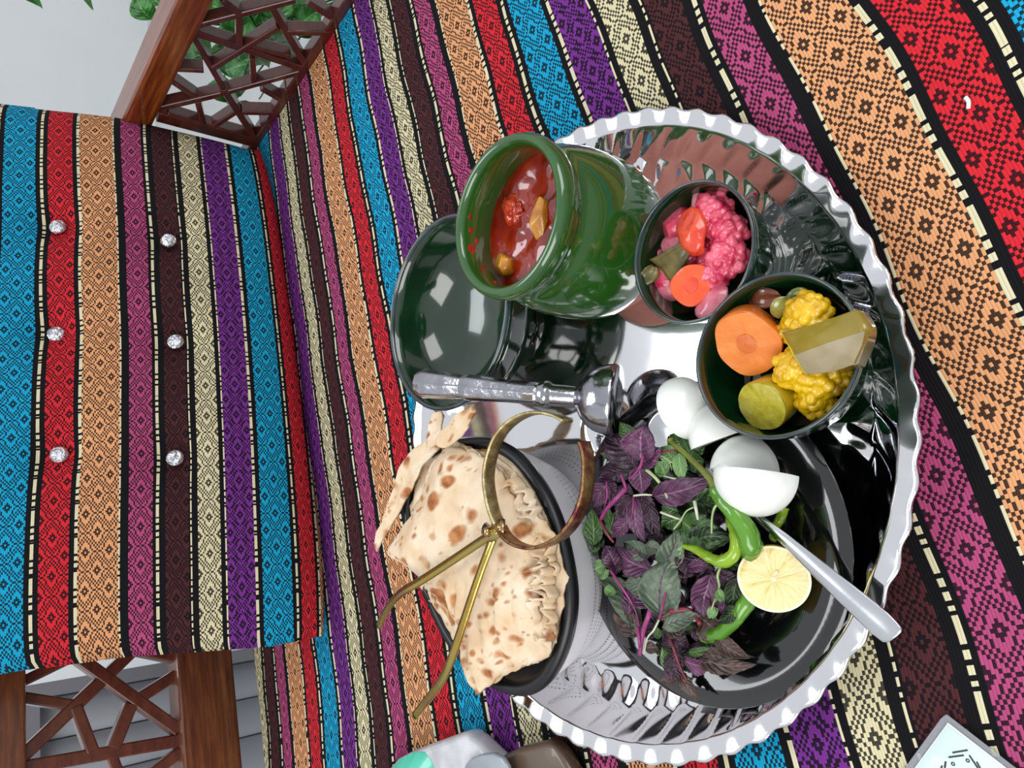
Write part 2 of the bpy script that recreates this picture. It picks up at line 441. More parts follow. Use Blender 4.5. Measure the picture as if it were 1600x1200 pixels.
def cush_pt(u, t, side):
    ev = (1-abs(u)**2.6)*(1-abs(t)**2.6); ev = max(ev, 0)
    th = ev**.42
    b_ = b_bot+(b_top-b_bot)*(t+1)/2
    # corners pulled in a little
    l, r_ = cwid(b_); a = l+(r_-l)*(u+1)/2
    b_ -= (1-abs(u))*0-.012*(abs(u)**6)*(t < 0)
    if side > 0:
        off = TF*(1-th)
        for (ba, bb) in btnp:
            d2 = (a-ba)**2+(b_-bb)**2; off += .011*math.exp(-d2/(.020**2))+.006*math.exp(-d2/(.05**2))
        off += .003*fbm((a, b_, 0), 9, 3, 3)*th
        for k_ in range(5):
            off += 0
    else: off = TF+TB*th
    p = CP0+CX*a+CU_*b_+CN*off
    return p, (a, b_)
v = []; uv = []; f = []
for side in (1, -1):
    base = len(v)
    for j in range(NY+1):
        t_ = math.sin((j/NY-.5)*PI)
        for i in range(NX+1):
            u_ = math.sin((i/NX-.5)*PI)*.35+(i/NX*2-1)*.65
            p, (a, b_) = cush_pt(u_, t_, side); v.append(p)
            V_ = cushV(a, b_)
            if t_ < -.9: V_ += (-.9-t_)*4.5
            uv.append((a/.0365+.2*fbm((a, b_, 0), 4, 8), V_ if side > 0 else V_+1.5))
    for j in range(NY):
        for i in range(NX):
            q = (base+j*(NX+1)+i, base+j*(NX+1)+i+1, base+(j+1)*(NX+1)+i+1, base+(j+1)*(NX+1)+i)
            f.append(q if side > 0 else q[::-1])
cushion = empty('back_cushion', 'large striped woven back cushion with six round crystal buttons', 'cushion', CP0+CX*.05+CU_*b_bot+CN*.06)
cover = link('cover', mesh('cover', v, f, uv), M_FAB, cushion)
M_CRY = simple('crystal_button', 'c4c8d2', 'f2f4f8', 260, 1.0, .004, 200, rough=.14, metal=.75)
for i, (ba, bb) in enumerate(btnp):
    off = TF*(1-((1-0)**.42))
    c = CP0+CX*ba+CU_*bb+CN*(.012)
    prof = [(.0001, .0045), (.004, .0042), (.0075, .0026), (.0095, .0004), (.0100, -.001), (.0085, -.003)]
    v_, f_ = lathe(prof, 14)
    R_ = (-CN).to_track_quat('Z', 'Y').to_matrix()
    rnd = random.Random(i)
    vv = []
    for p in v_:
        q = Vector(p); q.z += rnd.uniform(-.0009, .0009)*(q.z > 0); vv.append(c+R_@(q*.9))
    MB().add(vv, f_).build('crystal_button', M_CRY, cushion, False)

# ------------------------------------------------------------------ chrome tray
M_CHR, t, b = new_mat('polished_tray_metal'); setp(b, metal=1.0, rough=.06); b.inputs['Base Color'].default_value = (.86, .86, .87, 1)
bump(t, b, noisy(t, 9, 3), .25, .002)
TC = (.1388, .3416)
NF = 64
def flute_surface():
    v = []; f = []; n = NF*12
    rs = [0.0001, .03, .07, .10, .13, .15, .160, .166, .1695]+list(np.linspace(.172, .190, 9))+list(np.linspace(.1915, .2075, 14))+[.2085, .2095, .212, .2145, .2165, .2175, .2180, .2176]
    for j, r_ in enumerate(rs):
        for i in range(n):
            a = 2*PI*i/n; ph = NF*a; rr = r_
            if r_ < .1716: z = .004
            elif r_ <= .1905:
                q = (r_-.1715)/.019
                sc_ = .5+.5*math.cos(ph)
                z = .004+.005*q**1.5-.0016*math.sin(PI*min(1, q))*sc_+.0010*math.sin(PI*q)
            elif r_ <= .208:
                q = (r_-.190)/.018
                p2 = (ph/(2*PI)+q*.75) % 1.0
                saw = (p2**1.6 if p2 < .86 else (1-p2)/.14*(.86**1.6))
                z = .009+.0135*q**.9-.0026*saw*math.sin(PI*min(1, q*.92+.08))**.7
            else:
                q = (r_-.208)/.010
                z = .0228+.0022*q+.0004*math.cos(ph+1.2)*q
                rr = r_+.0010*math.cos(ph)*q
                if j == len(rs)-1: z -= .0012
            v.append((TC[0]+rr*math.cos(a), TC[1]+rr*math.sin(a), z))
    for j in range(len(rs)-1):
        for i in range(n):
            f.append((j*n+i, j*n+(i+1) % n, (j+1)*n+(i+1) % n, (j+1)*n+i))
    return v, f
tray = empty('serving_tray', 'round polished metal tray with swirled fluted rim and wavy edge holding all the dishes', 'tray', (TC[0], TC[1], .001))
solid(MB().add(*flute_surface()).build('tray_body', M_CHR, tray), .0009, -1)
for px, py in ((1030, 520), (868, 588), (720, 660), (1052, 1085)):
    c = at(px, py, .0043); mb = MB()
    for R0 in (.0022, .0052, .0085):
        mb.add(*tube([c+Vector((math.cos(a)*R0, math.sin(a)*R0, 0)) for a in np.linspace(0, 2*PI, 25)], .0005, 6, .5))
    mb.build('stamped_ring', M_CHR, tray)

# ------------------------------------------------------------------ glazed pottery
def glaze(name, c1, c2, rough=.06, sc=18):
    m_, t, b = new_mat(name)
    n1 = noisy(t, sc, 4)
    t.links.new(ramp(t, n1, [(.35, lin(c1)), (.7, lin(c2))]).outputs[0], b.inputs['Base Color'])
    setp(b, rough=rough+.1, coat=1, coatr=rough, spec=.5); bump(t, b, noisy(t, 60, 2), .08, .001); return m_
M_GRN = glaze('mid_green_glaze', '1f4d15', '2a5c1d', .05, 25)
M_DGR = glaze('dark_bottle_green_glaze', '04210f', '0a3318', .03, 30)
M_TER = simple('unglazed_pink_clay', 'b87668', 'c48476', 50, .08, .001, 200, rough=.75)
M_EDGE = glaze('grey_green_rim_glaze', '1c2c2c', '33484a', .08, 60)
POT = (.2504, .2797)
pot = empty('stew_pot', 'tall green glazed clay pot with thick rolled rim filled with red stew', 'pot', (POT[0], POT[1], .004))
def L(prof, mat, name, par, c, n=72, M=None):
    v, f = lathe(prof, n, (0, 0, 0))
    if M is not None: v = [M@Vector(p) for p in v]
    v = [(p[0]+c[0], p[1]+c[1], p[2]+c[2]) for p in v]
    return MB().add(v, f).build(name, mat, par)
zp = .0045
L([(.0001, 0), (.034, 0), (.037, .001), (.040, .004), (.046, .014), (.0505, .024), (.0528, .031), (.0525, .0315), (.04, .03)], M_TER, 'clay_base', pot, (POT[0], POT[1], zp))
body = [(.0520, .0285), (.0533, .031), (.0552, .042), (.0558, .055), (.0550, .070), (.0525, .084), (.0490, .094), (.0468, .0985), (.0470, .1010), (.0490, .1035), (.0508, .1070), (.0516, .1110),
        (.0512, .1150), (.0497, .1180), (.0475, .1192), (.0452, .1186), (.0436, .1165), (.0428, .112), (.0428, .105), (.0440, .098), (.047, .088), (.050, .072), (.050, .055), (.045, .03), (.03, .012), (.0001, .011)]
L(body, M_GRN, 'glazed_body', pot, (POT[0], POT[1], zp), 96)
# stew inside
M_STEW, t, b = new_mat('red_oily_stew')
t.links.new(ramp(t, noisy(t, 38, 4), [(.30, lin('560703')), (.5, lin('841004')), (.68, lin('9c2c12'))]).outputs[0], b.inputs['Base Color'])
setp(b, rough=.12, coat=1, coatr=.03, sss=.0); bump(t, b, noisy(t, 60, 3), .25, .0015)
zs = .0915
v = []; f = []
nr, na = 16, 64
for j in range(nr+1):
    for i in range(na):
        r_ = .0462*j/nr; a = 2*PI*i/na; x, y = POT[0]+r_*math.cos(a), POT[1]+r_*math.sin(a)
        v.append((x, y, zp+zs+.0022*fbm((x, y, 0), 60, 3)*(1 if j < nr else 0)))
for j in range(nr):
    for i in range(na): f.append((j*na+i, (j+1)*na+i, (j+1)*na+(i+1) % na, j*na+(i+1) % na))
stew = MB().add(v, f).build('stew', M_STEW)
tag(stew, 'red oily tomato stew filling the tall green clay pot', 'stew')
M_POTATO = simple('stewed_potato', 'a8650c', 'c98a20', 120, .2, .001, 300, rough=.3, coat=.6, sss=.1)
def faceted(c, dims, rot, seed, n=2, noise_=.12, cut=5, rseed=None):
    """chunky cut piece: a sphere cut by random planes"""
    rnd = random.Random(seed); v, f = ICO4 if n > 3 else ICO3
    pl = [(Vector((rnd.gauss(0, 1), rnd.gauss(0, 1), rnd.gauss(0, 1))).normalized(), rnd.uniform(.55, .8)) for _ in range(cut)]
    M = rot.to_matrix() if hasattr(rot, 'to_matrix') else rot; out = []
    for p in v:
        q = p.copy()
        for nrm, d_ in pl:
            k_ = q.dot(nrm)
            if k_ > d_: q -= nrm*(k_-d_)*.93
        q *= 1+noise_*.3*fbm(q, 2.2, seed)
        out.append(Vector(c)+M@Vector((q.x*dims[0], q.y*dims[1], q.z*dims[2])))
    return out, f
from mathutils import Euler
def single(name, label, cat, vf, mat, group=None, smooth=True):
    o = MB().add(*vf).build(name, mat, None, smooth); return tag(o, label, cat, group)
zst = zp+zs
single('potato_chunk', 'golden potato chunk in the stew, near the edge on the empty bowl side', 'potato', faceted(at(790, 413, zst+.002), (.010, .009, .008), Euler((.3, .5, .8)), 3, cut=7), M_POTATO)
single('potato_chunk', 'long golden potato chunk in the stew, against the front of the pot wall', 'potato', faceted(at(843, 340, zst+.001), (.018, .0062, .0055), Euler((0, 0, 2.55)), 5, cut=6), M_POTATO)
single('stew_lump', 'soft red lump rising in the middle of the stew', 'tomato', faceted(at(806, 328, zst-.002), (.012, .010, .0055), Euler((0, 0, .5)), 6, cut=2, noise_=1.2), simple('soft_tomato', 'a02008', 'c03a18', 80, .3, .001, 150, rough=.2, coat=.8))
# splashes on the inner wall of the pot: smears of sauce
M_SM = simple('sauce_smear', '8c1c10', 'a82a18', 60, rough=.25, coat=.5)
mb = MB()
rnd = random.Random(5)
for a_, z_, s_ in ((2.05, .110, .0045), (1.75, .1105, .003), (1.9, .106, .003), (2.4, .107, .0028), (2.75, .105, .0026), (3.05, .106, .002), (3.3, .105, .003), (1.55, .112, .002)):
    R0 = .0431; c = Vector((POT[0]+R0*math.cos(a_-.55), POT[1]+R0*math.sin(a_-.55), zp+z_)); n_ = Vector((math.cos(a_-.55), math.sin(a_-.55), 0)); s2 = n_.cross(Vector((0, 0, 1)))
    ring = []
    for k_ in range(11):
        an = 2*PI*k_/11; q = rnd.uniform(.6, 1.2)*s_; ring.append(c+s2*math.cos(an)*q*1.3+Vector((0, 0, 1))*math.sin(an)*q*.8)
    mb.add([c-n_*.0014]+ring, [(0, k_+1, (k_+1) % 11+1) for k_ in range(11)])
mb.build('sauce_smear', M_SM, pot)

# empty bowl
def bowl(name, label, c, R0, H0, M=None, foot=.4, deep=.25, group=None):
    e = empty(name, label, 'bowl', (c[0], c[1], c[2]), group)
    k = R0
    out = [(.0001, .0), (foot*k-.002, 0), (foot*k, .0008), (foot*k, .0050), (foot*k*.97, .0065), (foot*k+.16*(k-foot*k), H0*.16), (k*.84, H0*.42), (k*.94, H0*.68), (k*.965, H0*.84), (k*.995, H0*.945)]
    inn = [(k*.955, H0*.955), (k*.93, H0*.84), (k*.90, H0*.66), (k*.80, H0*.44), (k*.58, H0*.25), (k*.3, H0*.16), (.0001, H0*.14)]
    rim = [(k*.995, H0*.940), (k*1.0, H0*.965), (k*.995, H0*.99), (k*.975, H0*1.0), (k*.957, H0*.99), (k*.950, H0*.955)]
    L(out+[(k*.975, H0*.965)]+inn, M_DGR, 'bowl_body', e, c, 96, M)
    L(rim, M_EDGE, 'rim', e, c, 96, M)
    return e
bowl('serving_bowl', 'wide empty dark green glazed bowl under the masher handle', (.2623, .4191, .0045), .0776, .0655, None, .42)
bowl('pickle_bowl', 'small dark green bowl of pink pickled vegetables beside the stew pot', (.192, .2035, .0045), .0412, .0575, None, .62)
T3 = Matrix.Rotation(math.radians(10), 3, Vector((.84, .54, 0)).normalized())
T3 = T3.to_4x4()
B3 = Vector((.1145, .1755, .066)); UP3 = (T3@Vector((0, 0, 1))).normalized(); H3 = .056
B3b = B3-UP3*H3
bowl('pickle_bowl', 'small dark green bowl of yellow pickles leaning on the black plate', tuple(B3b), .0436, H3, T3, .60)

# ------------------------------------------------------------------ black plate
M_BLK = simple('black_glass_ceramic', '08090b', '0b0c0e', 10, rough=.12, coat=1, coatr=.03)
PLC = (.0434, .2855)
v_, f_ = lathe([(.0001, .001), (.045, .0), (.052, .0005), (.058, .003), (.070, .009), (.085, .0135), (.0965, .0158), (.0975, .0165), (.0970, .0172), (.085, .0155), (.070, .0112), (.062, .0072), (.055, .0048), (.0001, .0045)], 128)
plate = MB().add([(p[0]+PLC[0], p[1]+PLC[1], p[2]+.0045) for p in v_], f_).build('dinner_plate', M_BLK)
tag(plate, 'large glossy black plate of herbs, chillies, onion wedges and lemon', 'plate')
def pz(px, py): return .0045+.006

# ------------------------------------------------------------------ basket
M_WPL, t, b = new_mat('white_basket_plastic'); setp(b, rough=.4, spec=.4); b.inputs['Base Color'].default_value = lin('dedce2')
sep = t.nodes.new('ShaderNodeSeparateXYZ'); t.links.new(objco(t), sep.inputs[0])
M_BPL = simple('black_rim_plastic', '0d0e12', '101116', 10, rough=.35)
bo = [(800, 705), (842, 755), (870, 815), (886, 880), (892, 935), (886, 990), (868, 1040), (843, 1073), (808, 1085), (768, 1072), (732, 1045), (700, 1005), (672, 950), (648, 890), (634, 830), (632, 770), (652, 722), (694, 694), (752, 686)]
ZB = .062
rimp = smoothp([at(x, y, ZB) for x, y in bo], 5, True); nb = len(rimp)
cb_ = sum(rimp, Vector())/nb
basket = empty('bread_basket', 'oval white perforated plastic basket with black rim holding the flatbread', 'basket', (cb_.x, cb_.y, .005))
ring = [(0, .0), (.0035, -.001), (.005, -.005), (.0035, -.009), (-.0035, -.009), (-.005, -.004), (-.003, -.0005)]
v = []; f = []
for i, p in enumerate(rimp):
    o_ = (p-cb_); o_.z = 0; tt = (rimp[(i+1) % nb]-rimp[i-1]).normalized(); nn = Vector((tt.y, -tt.x, 0)); nn = nn if nn.dot(o_) > 0 else -nn
    for a, z in ring: v.append(p+nn*(a-.003)+Vector((0, 0, z+.002)))
k = len(ring)
for i in range(nb):
    for j in range(k): f.append((i*k+j, i*k+(j+1) % k, ((i+1) % nb)*k+(j+1) % k, ((i+1) % nb)*k+j))
MB().add(v, f).build('rim', M_BPL, basket)
def bring(s, z): 
    c = Vector((cb_.x, cb_.y, 0)); return [Vector((c.x+(p.x-c.x)*s, c.y+(p.y-c.y)*s, z)) for p in rimp]
lv = [(.955, ZB-.006), (.95, .05), (.915, .036), (.87, .024), (.83, .014), (.79, .0075), (.72, .0052), (.5, .0052), (.25, .0052), (.02, .0052)]
v = []; f = []
for s_, z in lv: v += bring(s_, z)
for j in range(len(lv)-1):
    for i in range(nb): f.append((j*nb+i, j*nb+(i+1) % nb, (j+1)*nb+(i+1) % nb, (j+1)*nb+i))
solid(MB().add(v, f).build('basket_body', M_WPL, basket), .0014, 1)
# perforations: small dark slots round the lower wall and base
mb = MB(); rnd = random.Random(3)
for s_, z in ((.90, .0315), (.875, .0245), (.85, .0185), (.83, .0130)):
    rg = bring(s_*1.02, z)
    for i in range(0, int(nb*1.6)):
        fpos = i/1.6; p = rg[int(fpos) % nb].lerp(rg[(int(fpos)+1) % nb], fpos % 1)
        t_ = (rg[(int(fpos)+1) % nb]-rg[int(fpos)-1]).normalized(); n_ = Vector((t_.y, -t_.x, 0)); n_ = n_ if n_.dot(p-cb_) > 0 else -n_
        u_ = Vector((0, 0, 1))*.9+n_*.35; u_.normalize(); w_ = .0007; h_ = .0012
        c = p+n_*.0006
        mb.add([c-t_*w_, c-u_*h_, c+t_*w_, c+u_*h_], [(0, 1, 2, 3)])
tag(mb.build('slot', simple('slot_shadow_side', '7c7670', '8a837c', 10, rough=.8), basket, False), kind='stuff')

# ------------------------------------------------------------------ flatbread
M_BRD, t, b = new_mat('baked_flatbread')
co = objco(t)
n1 = noisy(t, 45, 5); base = ramp(t, n1, [(.3, lin('d2b48e')), (.55, lin('e2cdb0')), (.75, lin('ebdcc6'))]).outputs[0]
mp = t.nodes.new('ShaderNodeMapping'); t.links.new(co, mp.inputs[0]); mp.inputs['Rotation'].default_value = (0, 0, .7); mp.inputs['Scale'].default_value = (1, .62, 1)
wn_ = node(t, 'ShaderNodeTexNoise', Scale=60., Detail=2.); t.links.new(mp.outputs[0], wn_.inputs['Vector'])
mxv = t.nodes.new('ShaderNodeMixRGB'); mxv.inputs[0].default_value = .012; t.links.new(mp.outputs[0], mxv.inputs[1]); t.links.new(wn_.outputs['Color'], mxv.inputs[2])
vo = node(t, 'ShaderNodeTexVoronoi', Scale=62.); t.links.new(mxv.outputs[0], vo.inputs['Vector'])
sz = noisy(t, 18, 2)
vo2 = node(t, 'ShaderNodeTexVoronoi', Scale=150.); t.links.new(mxv.outputs[0], vo2.inputs['Vector'])
spot = ((N(t, vo.outputs['Distance'])*-1+(N(t, sz)*1.7-.50)*.9)*6).mx((N(t, vo2.outputs['Distance'])*-1+(N(t, noisy(t, 30, 2))*1.8-.62)*.9)*3.5)
scol = ramp(t, spot.mx(0).mn(1).s, [(0, (0, 0, 0, 1)), (.5, (.55, .55, .55, 1)), (1, (1, 1, 1, 1))]).outputs[0]
brn = ramp(t, noisy(t, 120, 2), [(.3, lin('8e5230')), (.7, lin('c48a58'))]).outputs[0]
t.links.new(mix(t, scol, base, brn), b.inputs['Base Color'])
setp(b, rough=.85, spec=.2, sss=.08); b.inputs['Subsurface Scale'].default_value = .002
bump(t, b, N(t, n1)*1+spot.mx(0).mn(1)*-.3+N(t, noisy(t, 200, 3))*.4, .6, .0016)
def inside_dist(): pass
def sheet(name, label, px, z0, seed, thick=.0016, amp=.003, droop=None, rings=13, group='torn flatbread sheets in the basket', zf=None):
    P = smoothp([at(x, y, z0) for x, y in px], 6, True); n = len(P); c = sum(P, Vector())/n; rnd = random.Random(seed)
    v = []; f = []
    def zz(p, e):
        q = z0+amp*fbm((p.x, p.y, 0), 28, seed, 2)+amp*.5*fbm((p.x, p.y, 0), 90, seed+1, 2)
        if zf: q += zf(p, e)
        return q
    for side in (0, 1):
        for j in range(rings+1):
            s_ = (j+.02)/(rings+.02)
            s_ = 1-(1-s_)**1.25
            for i, p in enumerate(P):
                jit = 1+(.028*fbm((p.x, p.y, seed), 160, seed, 3) if j == rings else 0)
                q = c+(p-c)*s_*jit; q.z = zz(q, s_)-(thick if side else 0); v.append(q)
    m_ = (rings+1)*n
    for side in (0, 1):
        for j in range(rings):
            for i in range(n):
                q = (side*m_+j*n+i, side*m_+j*n+(i+1) % n, side*m_+(j+1)*n+(i+1) % n, side*m_+(j+1)*n+i)
                f.append(q if side == 0 else q[::-1])
    for i in range(n): f.append((rings*n+i, rings*n+(i+1) % n, m_+rings*n+(i+1) % n, m_+rings*n+i))
    f.append(tuple(i for i in range(n))[::-1])
    o = MB().add(v, f).build(name, M_BRD)
    return tag(o, label, 'bread', group)
g = None
def dr(ex, k=.010): return lambda p, e: -k*max(0, e-.55)**2/.2
low = [(676, 692), (735, 690), (790, 715), (822, 745), (850, 790), (866, 830), (880, 885), (882, 935), (874, 990), (858, 1030), (820, 1045), (775, 1040), (735, 1030), (700, 980), (668, 930), (650, 880), (645, 800), (655, 730)]
def sh(px, dx, dy, k=1.0):
    cx = sum(p[0] for p in px)/len(px); cy = sum(p[1] for p in px)/len(px)
    return [((x-cx)*k+cx+dx, (y-cy)*k+cy+dy) for x, y in px]
sheet('flatbread', 'lowest torn flatbread sheet, lining the basket under the stack', sh(low, 4, 4, .93), .040, 11, amp=.004, group=None)
sheet('flatbread', 'second lowest flatbread sheet in the basket stack, crumpled along its edge', sh(low, 2, 2, .95), .049, 12, amp=.004, group=None)
sheet('flatbread', 'flatbread sheet in the middle of the stack, edge showing by the black rim', sh(low, -2, 0, .965), .057, 13, amp=.004, group=None)
sheet('flatbread', 'flatbread sheet whose ragged edge shows just under the third from the top', sh(low, -6, 2, .975), .064, 14, amp=.004, group=None)
sheet('flatbread', 'flatbread sheet third from the top with a browned torn edge beside the rim', [(676, 690), (742, 695), (790, 722), (822, 760), (842, 800), (858, 830), (868, 865), (874, 910), (868, 955), (862, 1000), (845, 1030), (805, 1040), (770, 1048), (720, 1030), (690, 985), (655, 930), (630, 880), (635, 800), (655, 730)], .069, 15, amp=.0045, zf=dr(0), group=None)
sheet('flatbread', 'narrow flatbread strip standing out past the basket toward the striped seat', [(695, 688), (675, 700), (655, 740), (632, 780), (612, 815), (592, 850), (586, 862), (583, 845), (600, 805), (610, 775), (622, 735), (640, 708), (662, 690), (685, 672)], .071, 16, amp=.003, group=None)
sheet('flatbread', 'browned torn flatbread flap pointing toward the masher handle', [(720, 650), (742, 637), (748, 645), (742, 662), (728, 680), (712, 695), (698, 700), (690, 690), (700, 672)], .079, 17, amp=.004, zf=lambda p, e: .004, group=None)
sheet('flatbread', 'small curled flatbread scrap at the corner nearest the empty bowl', [(676, 648), (690, 644), (688, 665), (680, 690), (668, 700), (664, 688), (666, 668)], .076, 18, amp=.004, group=None)
sheet('flatbread', 'second flatbread sheet from the top with rippled folds along its right edge', [(690, 690), (722, 700), (752, 722), (782, 745), (806, 775), (830, 800), (850, 835), (858, 870), (864, 905), (860, 950), (852, 1000), (838, 1030), (808, 1045), (785, 1055), (752, 1070), (722, 1050), (700, 1000), (660, 930), (620, 885), (606, 865), (628, 810), (650, 750), (668, 710)], .0765, 19, amp=.0045, zf=lambda p, e: -.008*max(0, e-.6)**2/.16+.0016*math.sin((p.x+p.y*.35)*520)*max(0, e-.45), group=None)
top = [(688, 698), (712, 703), (735, 716), (757, 730), (770, 745), (784, 775), (802, 800), (825, 822), (836, 845), (834, 880), (832, 915), (826, 945), (822, 975), (815, 1000), (802, 1020), (790, 1035), (762, 1062), (742, 1080), (727, 1087), (716, 1066), (715, 1025), (705, 992), (690, 965), (668, 937), (655, 922), (640, 905), (610, 882), (590, 868), (602, 842), (622, 812), (642, 778), (656, 742), (670, 714)]
sheet('flatbread', 'topmost flatbread sheet, broad and smooth with scattered brown blisters, under the tongs', top, .082, 20, thick=.002, amp=.0028, rings=20, zf=lambda p, e: -.009*max(0, e-.6)**2/.16+.0011*math.sin((p.x*.33+p.y*.945)*400+2.5*fbm((p.x, p.y, 0), 14, 9, 2))*max(0, min(1, (.085-p.x)/.03))*(.35+e), group=None)
# torn edges of folded sheets standing up beside the rim
def ribbon(label, pts, z, hgt, seed, wig=.0022):
    pa = smoothp([at(x, y, z) for x, y in pts], 14); n = len(pa); v = []; f = []; m_ = 5
    for i, p in enumerate(pa):
        tt = (pa[min(i+1, n-1)]-pa[max(i-1, 0)]).normalized(); nn = Vector((tt.y, -tt.x, 0))
        w_ = wig*fbm((i*.22, seed, 0), 1, seed, 3)*2; tp = min(1, i/6, (n-1-i)/6)
        for j in range(m_):
            k_ = j/(m_-1); h_ = hgt*k_*(.75+.5*fbm((i*.3, 7, seed), 1, seed, 3))*tp
            v.append(p+nn*(w_*(1+k_)+.0035*k_*k_)+Vector((0, 0, h_-.002)))
    for i in range(n-1):
        for j in range(m_-1): f.append((i*m_+j, i*m_+j+1, (i+1)*m_+j+1, (i+1)*m_+j))
    o = MB().add(v, f).build('flatbread_fold', M_BRD); solid(o, .0013, 0); return tag(o, label, 'bread')
ribbon('outermost upright torn flatbread fold along the rim beside the tongs ring', [(800, 735), (828, 770), (846, 805), (860, 850), (868, 900)], .070, .010, 1)
ribbon('inner wavy flatbread fold just inside the outermost one', [(792, 745), (815, 778), (834, 812), (848, 850), (852, 890)], .073, .009, 2, .003)
ribbon('crinkled flatbread fold below the tongs ring, near the middle of the rim', [(858, 862), (864, 900), (866, 940), (862, 985), (850, 1015)], .071, .010, 3, .003)
ribbon('short curled flatbread fold by the hinge side of the tongs ring', [(842, 868), (846, 905), (846, 940), (838, 975)], .076, .008, 4, .004)
ribbon('low torn flatbread fold at the lower end of the basket', [(858, 990), (845, 1022), (820, 1036), (792, 1042)], .068, .007, 5)

# ------------------------------------------------------------------ tongs
M_GLD, t, b = new_mat('yellow_passivated_steel'); setp(b, metal=1.0, rough=.2)
t.links.new(ramp(t, noisy(t, 26, 3), [(.30, lin('a8845a')), (.45, lin('c2a552')), (.6, lin('b9a860')), (.75, lin('b07a78'))]).outputs[0], b.inputs['Base Color']); bump(t, b, noisy(t, 500, 2), .12, .0005)
M_GLDR = simple('rough_gold_jaw', 'a08c60', 'd6c694', 160, .5, .001, 900, rough=.3, metal=.95)
M_REDJ = simple('reddish_gold_jaw', '6e3434', 'a88a58', 120, .5, .001, 900, rough=.28, metal=.95)
tg = empty('pot_tongs', 'golden steel hinged tongs with two round jaws lying across the flatbread', 'tongs', at(778, 830, .09))
ZP = .093
def strip(path, wv, th, mat, name, par):
    """flat band standing on its edge: wv tall, th thick"""
    v = []; f = []; Ln = len(path)
    for i, p in enumerate(path):
        t_ = (path[min(i+1, Ln-1)]-path[max(i-1, 0)]); t_.z = 0; t_.normalize(); n_ = Vector((t_.y, -t_.x, 0)); u_ = Vector((0, 0, 1))
        c = .3
        for x, y in ((-1, -1+c), (-1+c, -1), (1-c, -1), (1, -1+c), (1, 1-c), (1-c, 1), (-1+c, 1), (-1, 1-c)):
            v.append(p+n_*(x*th/2)+u_*(y*wv/2))
    for i in range(Ln-1):
        for k_ in range(8): f.append((i*8+k_, i*8+(k_+1) % 8, (i+1)*8+(k_+1) % 8, (i+1)*8+k_))
    f += [tuple(range(7, -1, -1)), tuple((Ln-1)*8+k_ for k_ in range(8))]
    return MB().add(v, f).build(name, mat, par)
ja = smoothp([at(x, y, z) for x, y, z in ((780, 818, ZP), (772, 800, ZP), (766, 775, ZP), (763, 745, ZP), (768, 712, ZP), (780, 682, ZP), (800, 660, ZP-.001), (825, 647, ZP-.002), (850, 645, ZP-.003), (872, 650, ZP-.004), (886, 658, ZP-.005))], 6)
strip(ja, .0100, .0022, M_GLDR, 'jaw', tg)
jb = smoothp([at(x, y, z) for x, y, z in ((782, 822, ZP-.002), (792, 838, ZP-.001), (808, 850, ZP), (832, 856, ZP), (858, 850, ZP), (882, 835, ZP), (902, 808, ZP), (915, 775, ZP), (919, 740, ZP), (918, 712, ZP), (912, 690, ZP))], 6)
strip(jb, .0100, .0024, M_REDJ, 'jaw', tg)
h1 = smoothp([at(x, y, z) for x, y, z in ((782, 822, ZP+.001), (770, 833, ZP+.001), (748, 848, ZP), (700, 880, ZP-.001), (655, 909, ZP-.002), (630, 924, ZP-.003), (613, 940, ZP-.006), (602, 957, ZP-.010), (592, 978, ZP-.014))], 6)
v_, f_ = tube(h1, rr_list([(0, .0030), (.15, .0034), (.7, .0034), (1, .0036)], len(h1)), 12, .55); MB().add(v_, f_).build('handle', M_GLD, tg)
h2 = smoothp([at(x, y, z) for x, y, z in ((776, 812, ZP-.002), (772, 835, ZP-.001), (764, 858, ZP), (752, 890, ZP), (735, 940, ZP), (718, 992, ZP-.001), (705, 1030, ZP-.003), (692, 1060, ZP-.007), (672, 1088, ZP-.012), (648, 1118, ZP-.017))], 6)
v_, f_ = tube(h2, rr_list([(0, .0040), (.12, .0038), (.2, .0034), (.7, .0038), (1, .0034)], len(h2)), 12, .55); MB().add(v_, f_).build('handle', M_GLD, tg)
c = at(762, 831, ZP+.003)
v_, f_ = lathe([(.0001, .0030), (.0020, .0029), (.0030, .0020), (.0033, 0), (.0033, -.006)], 20, c); MB().add(v_, f_).build('rivet', M_GLD, tg)
v_, f_ = tube([at(757, 826, ZP-.001), at(768, 836, ZP), at(783, 826, ZP), at(783, 812, ZP-.001)], [.0048, .0056, .005, .0036], 12, .5); MB().add(v_, f_).build('hinge_plate', M_GLD, tg)

# ------------------------------------------------------------------ masher
M_ALU = simple('cast_aluminium', 'a3a4aa', 'b6b6bc', 60, .35, .0015, 130, rough=.17, metal=1.0)
hc = at(962, 626, .0290); he = at(650, 598, .106); axd = (he-hc).normalized()
Rm = axd.to_track_quat('Z', 'X').to_matrix()
ms = empty('masher', 'cast metal masher with faceted handle resting on the rim of the empty bowl', 'masher', (hc.x, hc.y, .005))
def placed(vf, R_, c): return [R_@Vector(p)+c for p in vf[0]], vf[1]
LN = (he-hc).length
hd = [(.0001, -.002), (.012, -.0022), (.0236, -.0015), (.0249, .0004), (.0248, .0022), (.0240, .0075), (.0218, .0138), (.0180, .0195), (.0130, .0236), (.0085, .0256), (.0072, .0275)]
MB().add(*placed(lathe(hd, 56), Rm, hc)).build('mashing_head', M_ALU, ms)
nk = [(.0072, .0270), (.0076, .0285), (.0078, .043), (.0080, .0445), (.0092, .046), (.0098, .0485), (.0092, .051), (.0080, .0525), (.0080, .054)]
MB().add(*placed(lathe(nk, 40), Rm, hc)).build('neck', M_ALU, ms)
